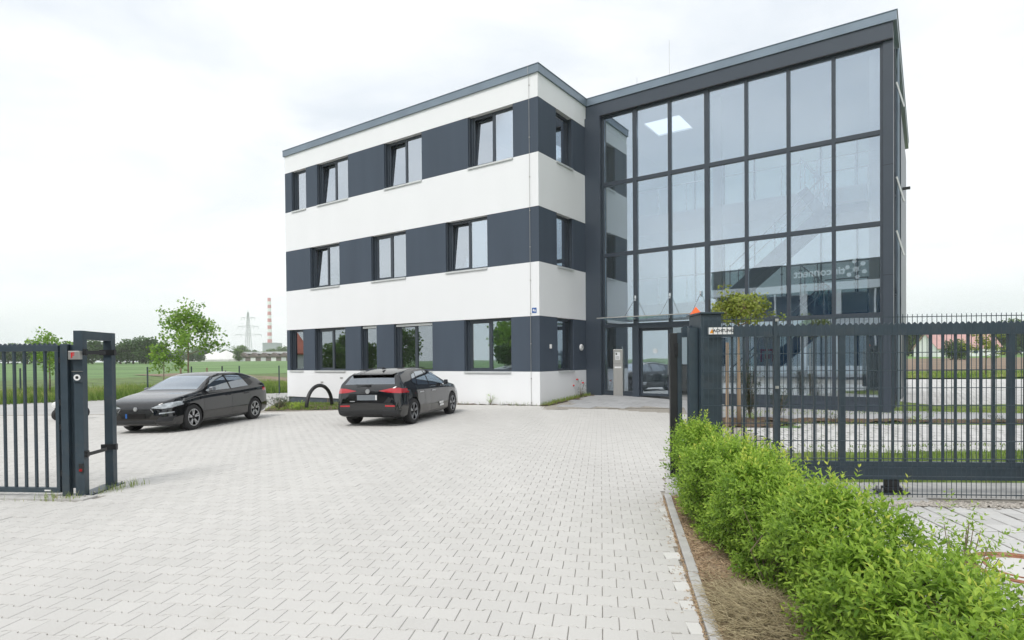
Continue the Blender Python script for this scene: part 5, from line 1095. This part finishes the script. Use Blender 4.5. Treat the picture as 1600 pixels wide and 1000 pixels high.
def car(name, label, origin, head, P):
    top, bot, wid, belt = P['top'], P['bot'], P['wid'], P['belt']
    xa, xb = P['x'][0], P['x'][1]
    s = np.linspace(0, 1, 96); xs = xa+(xb-xa)*(s-.11*np.sin(2*math.pi*s)*-1*0); xs = np.unique(np.concatenate([np.linspace(xa, xa+.45, 26), np.linspace(xa+.45, xb-.45, 50), np.linspace(xb-.45, xb, 26)]))
    zt = pchip(*zip(*top), xs); zb = pchip(*zip(*bot), xs); w = pchip(*zip(*wid), xs); be = np.minimum(pchip(*zip(*belt), xs), zt-.012)
    fr = [0, .03, .13, .36, .55, .80, .93, 1.0]; wf = [.78, .92, .975, 1.0, .992, .985, .972, .945]
    V = []; K = None
    for k_ in range(len(xs)):
        hc = zt[k_]-be[k_]; W_ = w[k_]; yb = W_*.945
        yc = yb-hc*P.get('tumble', .46); pts = [(0, zb[k_])]+[(W_*wf[i], zb[k_]+(be[k_]-zb[k_])*fr[i]) for i in range(8)]
        yd = max(yc-.10, W_*.3); pts += [(yb+(yc-yb)*.5+.012*min(1, hc*4), be[k_]+hc*.47), (yc, be[k_]+hc*.86), (yd, be[k_]+hc*.955), (yd*.55, be[k_]+hc*.99), (0, zt[k_])]
        A = np.array(pts); fine = []
        for i in range(len(A)-1):
            p0 = A[max(i-1, 0)]; p1 = A[i]; p2 = A[i+1]; p3 = A[min(i+2, len(A)-1)]
            for t in (0, .33, .66): fine.append(.5*(2*p1+(p2-p0)*t+(2*p0-5*p1+4*p2-p3)*t*t+(3*p1-p0-3*p2+p3)*t**3) if 0 < i < len(A)-2 else p1+(p2-p1)*t)
        fine.append(A[-1]); row = [(xs[k_], max(y, 0), z) for y, z in fine]; row = row+[(x, -y, z) for x, y, z in reversed(row[1:-1])]; K = len(row); V += row
    bm = bmesh.new(); vs = [bm.verts.new(p) for p in V]
    for k_ in range(len(xs)-1):
        for j in range(K):
            a, b_, c, d = k_*K+j, k_*K+(j+1) % K, (k_+1)*K+(j+1) % K, (k_+1)*K+j
            try: bm.faces.new((vs[a], vs[b_], vs[c], vs[d]))
            except ValueError: pass
    bm.faces.new([vs[j] for j in reversed(range(K))]) ; bm.faces.new([vs[(len(xs)-1)*K+j] for j in range(K)])
    bmesh.ops.recalc_face_normals(bm, faces=bm.faces)
    bmesh.ops.bisect_plane(bm, geom=list(bm.faces)+list(bm.edges)+list(bm.verts), dist=1e-5, plane_co=(0, 0, 0), plane_no=(0, 1, 0))
    bm.faces.ensure_lookup_table()
    AX = {'xz': (0, 2, 1), 'yz': (1, 2, 0), 'yx': (1, 0, 2)}
    def cut(poly, plane, filt):
        i, j, k_ = AX[plane]; lo = (min(p[0] for p in poly)-.1, min(p[1] for p in poly)-.1); hi = (max(p[0] for p in poly)+.1, max(p[1] for p in poly)+.1)
        for q in range(len(poly)):
            a, b_ = poly[q-1], poly[q]; co = [0, 0, 0]; co[i], co[j] = a; no = [0, 0, 0]; no[i], no[j] = b_[1]-a[1], -(b_[0]-a[0])
            if abs(no[i])+abs(no[j]) < 1e-6: continue
            fs = []
            for f in bm.faces:
                c = f.calc_center_median()
                if not filt(c, f): continue
                ci = [v.co[i] for v in f.verts]; cj = [v.co[j] for v in f.verts]
                if max(ci) > lo[0]+.09 and min(ci) < hi[0]-.09 and max(cj) > lo[1]+.09 and min(cj) < hi[1]-.09: fs.append(f)
            g = set(fs)
            for f in fs: g.update(f.edges); g.update(f.verts)
            bmesh.ops.bisect_plane(bm, geom=list(g), dist=1e-5, plane_co=co, plane_no=no)
    regions = []
    def region(nm, mt, poly, plane, filt, fx=None): cut(poly, plane, filt); regions.append((nm, mt, poly, plane, filt, fx))
    for sy in (1, -1):
        sidef = lambda c, f, sy=sy: c.y*sy > .35
        region('window_trim', 'gloss', P['dlo'], 'xz', lambda c, f, sy=sy: c.y*sy > .35 and c.z > .8)
        for g in P['glass']: region('side_window', 'glass_car', g, 'xz', lambda c, f, sy=sy: c.y*sy > .35 and c.z > .8)
        for g in P['seams']: region('door_seam', 'dark', g, 'xz', lambda c, f, sy=sy: c.y*sy > .6 and c.z < P['belt'][3][1]+.1)
        for g in P.get('skirt', []): region('sill_trim', 'plastic', g, 'xz', lambda c, f, sy=sy: c.y*sy > .6)
        region('taillight', 'tail', [(y*sy, z) for y, z in P['tl']], 'yz', lambda c, f, sy=sy: c.x < P['tlx'] and c.y*sy > 0)
        region('headlight', 'lampglass', [(y*sy, z) for y, z in P['hl']], 'yz', lambda c, f, sy=sy: c.x > P['hlx'] and c.y*sy > 0)
    region('windscreen', 'glass_car', P['ws'], 'yx', lambda c, f: c.z > .93)
    region('rear_window', 'glass_car', P['rw'], 'yx', lambda c, f: c.z > .93)
    for nm, mt, poly, sgn_ in P['front_back']: region(nm, mt, poly, 'yz', lambda c, f, s=sgn_: c.x*s > 1.85)
    # wheel openings
    wr = P['arch']
    for wx in P['wx']:
        poly = [(wx+wr*math.cos(t), P['wz']+wr*math.sin(t)) for t in np.linspace(0, 2*math.pi, 25)[:-1]]
        cut(poly, 'xz', lambda c, f: abs(c.y) > .5 and c.z < .8)
        bmesh.ops.delete(bm, geom=[f for f in bm.faces if abs(f.calc_center_median().y) > .56 and (f.calc_center_median().x-wx)**2+(f.calc_center_median().z-P['wz'])**2 < (wr*.993)**2], context='FACES')
    lab = {}
    for f in bm.faces:
        c = f.calc_center_median(); lab[f.index] = 0
    bm.faces.index_update(); who = {}
    for f in bm.faces:
        c = f.calc_center_median(); w_ = 0
        for ri, (nm, mt, poly, plane, filt, fx) in enumerate(regions):
            i, j, k_ = AX[plane]
            if filt(c, f) and inpoly(c[i], c[j], poly): w_ = ri+1
        who[f.index] = w_
    root = empty(name, (0, 0, 0)); tag(root, label, 'car', 'black hatchbacks parked in the yard')
    groups = {}
    for f in bm.faces: groups.setdefault(who[f.index], []).append(f)
    for ri, fs in groups.items():
        idx = {}; vv = []; ff = []
        for f in fs:
            t = []
            for v in f.verts:
                if v.index not in idx or True:
                    key = (round(v.co.x, 5), round(v.co.y, 5), round(v.co.z, 5))
                    if key not in idx: idx[key] = len(vv); vv.append(tuple(v.co))
                    t.append(idx[key])
            t2 = [t[i] for i in range(len(t)) if t[i] != t[i-1]]
            if len(t2) > 2: ff.append(t2)
        nm, mt = ('body', 'paint') if ri == 0 else regions[ri-1][:2]
        if nm == 'body' : pass
        me = bpy.data.meshes.new(nm); me.from_pydata(vv, [], ff); me.materials.append(MT[mt]); me.polygons.foreach_set('use_smooth', [True]*len(me.polygons))
        o = ob(nm, me, root)
        if nm == 'body': body = o
    bm.free()
    # wheels
    for wx in P['wx']:
        for sy in (1, -1):
            b = M(); yc = sy*.79; rr = P['wr']
            wd = .10
            prof = [(rr*.64, -wd), (rr*.80, -wd*1.05), (rr*.96, -wd*.98), (rr, -wd*.7), (rr, wd*.7), (rr*.96, wd*.98), (rr*.80, wd*1.05), (rr*.64, wd)]
            wl_ = empty('wheel', (wx, yc, P['wz']), 0, root)
            b.lathe(prof, 40, 'y', close=False); b.build('tyre', MT['rubber'], wl_, smooth=True)
            r_ = M(); o1 = sy*.072; r_.lathe([(rr*.66, sy*.10), (rr*.63, sy*.095), (rr*.60, sy*.05), (rr*.60, -sy*.06), (0, -sy*.06)], 40, 'y'); r_.build('rim_barrel', MT['rimdark'], wl_, smooth=True)
            f_ = M(); f_.lathe([(rr*.66, sy*.101), (rr*.615, sy*.101), (rr*.605, sy*.09)], 40, 'y', close=False)
            for k_ in range(5):
                a = 2*math.pi*k_/5+.3
                for da in ((-.17, .17) if P['rim'] == 0 else (-.11, .11)):
                    a1 = a+da; a0 = a+da*.35
                    f_.bar((math.cos(a0)*.045, sy*.078, math.sin(a0)*.045), (math.cos(a1)*rr*.635, sy*.088, math.sin(a1)*rr*.635), .026 if P['rim'] == 0 else .034, .022, (0, 1, 0))
            f_.build('rim', MT['rimsilver'] if P['rim'] == 0 else MT['rimgray'], wl_)
            h = M(); h.lathe([(0, sy*.095), (.05, sy*.092), (.055, sy*.07), (0, sy*.07)], 20, 'y'); h.build('hub', MT['rimdark'], wl_, smooth=False)
            g = M(); y0, y1 = (.50*sy, .86*sy)
            g.lathe([(0, y0), (wr+.004, y0), (wr+.004, y1*.0+P['wid'][4][1]*sy*.955)], 28, 'y', (wx, 0, P['wz'])); g.v = [(x, y, max(z, .17)) for x, y, z in g.v]; g.build('wheel_well', MT['dark'], root)
    # interior
    b = M(); b.box(-1.55, 1.0, -.66, .66, .35, .80); b.build('cabin_floor', MT['seat'], root)
    for x in (.05, -.85):
        for y in (-.36, .36):
            b = M(); b.add([(x, y-.24, .8), (x, y+.24, .8), (x-.22, y+.2, 1.2), (x-.22, y-.2, 1.2), (x-.12, y-.24, .8), (x-.12, y+.24, .8), (x-.3, y+.2, 1.2), (x-.3, y-.2, 1.2)], [(0, 1, 2, 3), (7, 6, 5, 4), (0, 4, 5, 1), (1, 5, 6, 2), (2, 6, 7, 3), (3, 7, 4, 0)]); b.box(x-.31, x-.22, y-.12, y+.12, 1.2, 1.31); b.build('seat', MT['seat'], root)
    # mirrors, handles, wiper, aerial
    for sy in (1, -1):
        mx_, mz = P['mir']; b = M(); b.add([(mx_, sy*.90, mz), (mx_, sy*1.03, mz+.02), (mx_, sy*1.02, mz+.13), (mx_, sy*.90, mz+.13), (mx_+.13, sy*.91, mz+.02), (mx_+.10, sy*1.0, mz+.04), (mx_+.10, sy*.99, mz+.12), (mx_+.13, sy*.91, mz+.12)], [(0, 1, 2, 3), (7, 6, 5, 4), (0, 4, 5, 1), (1, 5, 6, 2), (2, 6, 7, 3), (3, 7, 4, 0)])
        b.bar((mx_+.06, sy*.80, mz-.02), (mx_+.06, sy*.93, mz+.03), .06, .03); mo = b.build('mirror', MT[P['mirmat']], root, bevel=.015)
        M().add and None
        for hx_ in P['handles']: h = M(); h.tube([(hx_-.09, sy*.885, P['hz']), (hx_-.05, sy*.915, P['hz']+.003), (hx_+.07, sy*.918, P['hz']), (hx_+.1, sy*.89, P['hz']-.002)], .013, 6); h.build('door_handle', MT['paint'] if P['rim'] == 0 else MT['rimsilver'], root)
    b = M(); b.bar((P['wip'][0], -.02, P['wip'][1]), (P['wip'][0]-.03, .34, P['wip'][1]+.02), .02, .02); b.box(P['wip'][0]-.04, P['wip'][0]+.04, -.05, .05, P['wip'][1]-.03, P['wip'][1]+.02); b.build('rear_wiper', MT['black'], root)
    b = M(); b.add([(-1.12, -.02, P['az']), (-1.12, .02, P['az']), (-1.28, .025, P['az']-.01), (-1.28, -.025, P['az']-.01), (-1.25, 0, P['az']+.065)], [(0, 1, 2, 3), (0, 4, 1), (1, 4, 2), (2, 4, 3), (3, 4, 0)]); b.build('roof_aerial', MT['gloss'], root)
    h = Vector((head[0], head[1], 0)).normalized(); ox, oy = origin; e = 1.3
    dz = (G(ox+h.x*e, oy+h.y*e)-G(ox-h.x*e, oy-h.y*e))/(2*e); lx, ly = -h.y, h.x; dl = (G(ox+lx*.8, oy+ly*.8)-G(ox-lx*.8, oy-ly*.8))/1.6
    X_ = Vector((h.x, h.y, dz)).normalized(); Y_ = Vector((lx, ly, dl)); Z_ = X_.cross(Y_).normalized(); Y_ = Z_.cross(X_)
    mm = Matrix.Identity(4)
    for i in range(3): mm[i][0] = X_[i]; mm[i][1] = Y_[i]; mm[i][2] = Z_[i]
    zc = (G(ox+h.x*e, oy+h.y*e)+G(ox-h.x*e, oy-h.y*e))/2
    mm.translation = (ox, oy, zc-.004); root.matrix_world = mm
    return root
PA = dict(x=(-2.10, 2.27),
    top=[(2.27, .50), (2.255, .62), (2.20, .73), (2.02, .81), (1.6, .90), (1.2, .965), (1.02, 1.02), (.65, 1.20), (.25, 1.365), (-.15, 1.435), (-.6, 1.438), (-1.05, 1.40), (-1.4, 1.31), (-1.62, 1.24), (-1.79, 1.11), (-1.92, 1.03), (-2.03, .965), (-2.08, .86), (-2.095, .70), (-2.10, .58)],
    bot=[(2.27, .27), (2.2, .21), (1.9, .17), (0, .16), (-1.7, .19), (-2.0, .25), (-2.10, .32)],
    wid=[(2.27, .50), (2.245, .62), (2.17, .74), (2.0, .825), (1.6, .885), (1.0, .90), (0, .895), (-1.2, .90), (-1.7, .885), (-1.95, .85), (-2.06, .80), (-2.10, .72)],
    belt=[(2.27, .46), (2.1, .68), (1.6, .82), (1.1, .885), (.4, .915), (-.6, .945), (-1.5, .985), (-1.9, .99), (-2.1, .56)],
    dlo=[(1.02, .925), (.42, 1.31), (-.2, 1.385), (-.85, 1.36), (-1.18, 1.25), (-1.34, 1.10), (-1.15, 1.02), (-.5, .955)],
    glass=[[(.86, .945), (.40, 1.275), (-.12, 1.345), (-.17, .965)], [(-.24, .968), (-.21, 1.345), (-.82, 1.325), (-1.04, 1.01)]],
    seams=[[(.98, .24), (.988, .24), (1.0, .90), (.992, .90)], [(-.205, .24), (-.197, .24), (-.197, .95), (-.205, .95)], [(-.92, .56), (-.912, .55), (-1.14, .99), (-1.15, .99)], [(-.92, .24), (-.912, .24), (-.912, .55), (-.92, .55)], [(-.92, .235), (1.0, .235), (1.0, .243), (-.92, .243)]],
    hl=[(.40, .625), (.62, .60), (.80, .62), (.93, .72), (.93, .78), (.80, .755), (.60, .70)], hlx=1.72,
    tl=[(.30, .86), (.55, .84), (.95, .83), (.95, .93), (.55, .92)], tlx=-1.72,
    ws=[(-.70, 1.02), (-.57, .32), (.57, .32), (.70, 1.02)], rw=[(-.56, -1.69), (-.66, -1.90), (.66, -1.90), (.56, -1.69)],
    front_back=[('grille', 'gloss', [(-.40, .60), (-.46, .52), (-.36, .37), (.36, .37), (.46, .52), (.40, .60)], 1), ('lower_grille', 'black', [(-.55, .24), (.55, .24), (.48, .33), (-.48, .33)], 1),
        ('air_intake', 'plastic', [(.52, .30), (.80, .30), (.84, .42), (.60, .40)], 1), ('air_intake', 'plastic', [(-.52, .30), (-.80, .30), (-.84, .42), (-.60, .40)], 1),
        ('fog_light', 'lampglass', [(.60, .475), (.82, .50), (.82, .525), (.60, .505)], 1), ('fog_light', 'lampglass', [(-.60, .475), (-.82, .50), (-.82, .525), (-.60, .505)], 1),
        ('bumper_insert', 'plastic', [(-.7, .25), (.7, .25), (.6, .42), (-.6, .42)], -1)],
    arch=.362, wx=(1.40, -1.28), wz=.322, wr=.322, rim=0, mir=(.70, .93), mirmat='rimgray', handles=(-.03, -.88), hz=.80, wip=(-1.93, 1.03), az=1.395)
c1 = car('hatchback', 'black hatchback facing the viewer at an angle with bright alloy wheels, left of the wing', (-8.66, 16.42), (-.145, -.99), PA)
b = M(); b.box(2.262, 2.280, -.26, .26, .385, .495); pl1 = b.build('number_plate', MT['gloss'], c1); M().box(2.2805, 2.2825, -.26, -.215, .387, .493).build('plate_band', MT['blue'], pl1)
b = M(); b.lathe([(0, 0), (.055, 0), (.05, .018), (0, .02)], 6, 'x', (2.262, 0, .60)); b.build('badge', MT['rimsilver'], c1)
for sy in (1, -1): b = M(); b.bar((2.268, sy*.40, .60), (2.262, sy*.47, .52), .012, .012); b.bar((2.22, sy*.50, .30), (2.15, sy*.74, .345), .012, .03); b.build('chrome_strip', MT['rimsilver'], c1)
PB = dict(PA)
PB.update(x=(-2.14, 2.28),
    top=[(2.28, .50), (2.265, .62), (2.21, .74), (2.02, .83), (1.6, .91), (1.2, .97), (1.02, 1.02), (.65, 1.19), (.25, 1.35), (-.15, 1.42), (-.7, 1.43), (-1.2, 1.385), (-1.6, 1.32), (-1.76, 1.285), (-1.86, 1.19), (-1.98, 1.05), (-2.05, .99), (-2.09, .93), (-2.115, .80), (-2.13, .68), (-2.14, .60)],
    bot=[(2.28, .27), (2.2, .21), (1.9, .17), (0, .16), (-1.7, .20), (-2.0, .25), (-2.14, .30)],
    wid=[(2.28, .50), (2.25, .62), (2.17, .74), (2.0, .825), (1.6, .885), (1.0, .895), (0, .89), (-1.2, .90), (-1.7, .895), (-1.98, .87), (-2.08, .84), (-2.12, .81), (-2.14, .77)],
    belt=[(2.28, .46), (2.1, .68), (1.6, .82), (1.1, .885), (.4, .91), (-.6, .935), (-1.5, .965), (-1.95, .98), (-2.14, .58)],
    dlo=[(1.02, .92), (.42, 1.29), (-.2, 1.365), (-.85, 1.345), (-1.15, 1.26), (-1.32, 1.05), (-1.15, .985), (-.5, .945)],
    glass=[[(.86, .935), (.40, 1.26), (-.14, 1.33), (-.19, .955)], [(-.26, .958), (-.22, 1.33), (-.78, 1.315), (-1.0, .985)], [(-1.05, 1.0), (-.85, 1.29), (-1.10, 1.235), (-1.23, 1.06)]],
    seams=[[(.98, .24), (.988, .24), (1.0, .90), (.992, .90)], [(-.225, .24), (-.217, .24), (-.217, .94), (-.225, .94)], [(-.96, .56), (-.952, .55), (-1.12, .96), (-1.13, .96)], [(-.96, .24), (-.952, .24), (-.952, .55), (-.96, .55)], [(-.96, .235), (1.0, .235), (1.0, .243), (-.96, .243)]],
    tl=[(.30, .885), (.55, .845), (.95, .815), (.95, .89), (.80, .955), (.60, .945)], tlx=-1.66, tumble=.50,
    ws=[(-.70, 1.02), (-.57, .32), (.57, .32), (.70, 1.02)], rw=[(-.58, -1.80), (-.68, -1.985), (.68, -1.985), (.58, -1.80)],
    front_back=[('grille', 'gloss', [(-.45, .62), (-.5, .48), (-.4, .38), (.4, .38), (.5, .48), (.45, .62)], 1),
        ('tailgate_panel', 'gloss', [(-.50, .82), (-.56, .72), (-.44, .60), (.44, .60), (.56, .72), (.50, .82)], -1),
        ('bumper_insert', 'plastic', [(-.80, .24), (.80, .24), (.86, .42), (-.86, .42)], -1),
        ('reflector', 'tail', [(.48, .50), (.74, .50), (.74, .535), (.48, .54)], -1), ('reflector', 'tail', [(-.48, .50), (-.74, .50), (-.74, .535), (-.48, .54)], -1),
        ('tailgate_seam', 'dark', [(-.60, .565), (.60, .565), (.60, .573), (-.60, .573)], -1)],
    arch=.368, wx=(1.38, -1.35), wz=.328, wr=.328, rim=1, mir=(.68, .92), mirmat='paint', handles=(-.05, -.86), hz=.79, wip=(-2.03, 1.02), az=1.405)
c2 = car('hatchback', 'black hatchback seen from behind with red tail lights, parked before the white wing', (-2.99, 16.61), (.259, .966), PB)
b = M(); b.box(-2.150, -2.118, -.27, .27, .66, .79); b.build('number_plate', MT['ingray'], c2, bevel=.004)
M().box(-2.153, -2.150, -.265, -.235, .665, .785).build('plate_edge', MT['whiteplastic'], c2)
b = M(); b.lathe([(0, 0), (.06, 0), (.055, -.014), (0, -.016)], 20, 'x', (-2.102, 0, .875)); b.build('badge', MT['rimsilver'], c2)
b = M(); b.box(-2.14, -2.125, .34, .47, .625, .645); b.build('model_lettering', MT['rimsilver'], c2)
b = M(); b.add([(-1.66, -.60, 1.295), (-1.66, .60, 1.295), (-1.86, .56, 1.262), (-1.86, -.56, 1.262), (-1.66, -.60, 1.318), (-1.66, .60, 1.318), (-1.86, .56, 1.282), (-1.86, -.56, 1.282)], [(0, 1, 2, 3), (7, 6, 5, 4), (0, 4, 5, 1), (1, 5, 6, 2), (2, 6, 7, 3), (3, 7, 4, 0)]); b.build('spoiler', MT['gloss'], c2, bevel=.006)
for sy in (1, -1): b = M(); b.bar((-2.13, sy*.42, .30), (-2.11, sy*.66, .31), .02, .05); b.build('exhaust_trim', MT['plastic'], c2)
b = M(); b.box(.30, .58, -.914, -.905, .40, .45); b.box(.34, .60, -.914, -.905, .33, .38); b.build('door_sticker', MT['whiteplastic'], c2)
for sy in (1, -1): b = M(); b.tube([(-1.5, sy*.53, 1.405), (-.3, sy*.56, 1.435), (.1, sy*.57, 1.40)], .009, 5); b.build('roof_rail', MT['gloss'], c2)

# thin spring haze over the plain
hm = bpy.data.materials.new('haze'); hm.use_nodes = True; hn = hm.node_tree; hn.nodes.clear(); ho = hn.nodes.new('ShaderNodeOutputMaterial'); hv = hn.nodes.new('ShaderNodeVolumePrincipled')
hv.inputs['Color'].default_value = (1, 1, 1, 1); hv.inputs['Density'].default_value = .00030; hn.links.new(hv.outputs[0], ho.inputs['Volume'])
tag(M().box(-1950, 1950, -1950, 1950, -12, 176).build('haze', hm), kind='stuff')
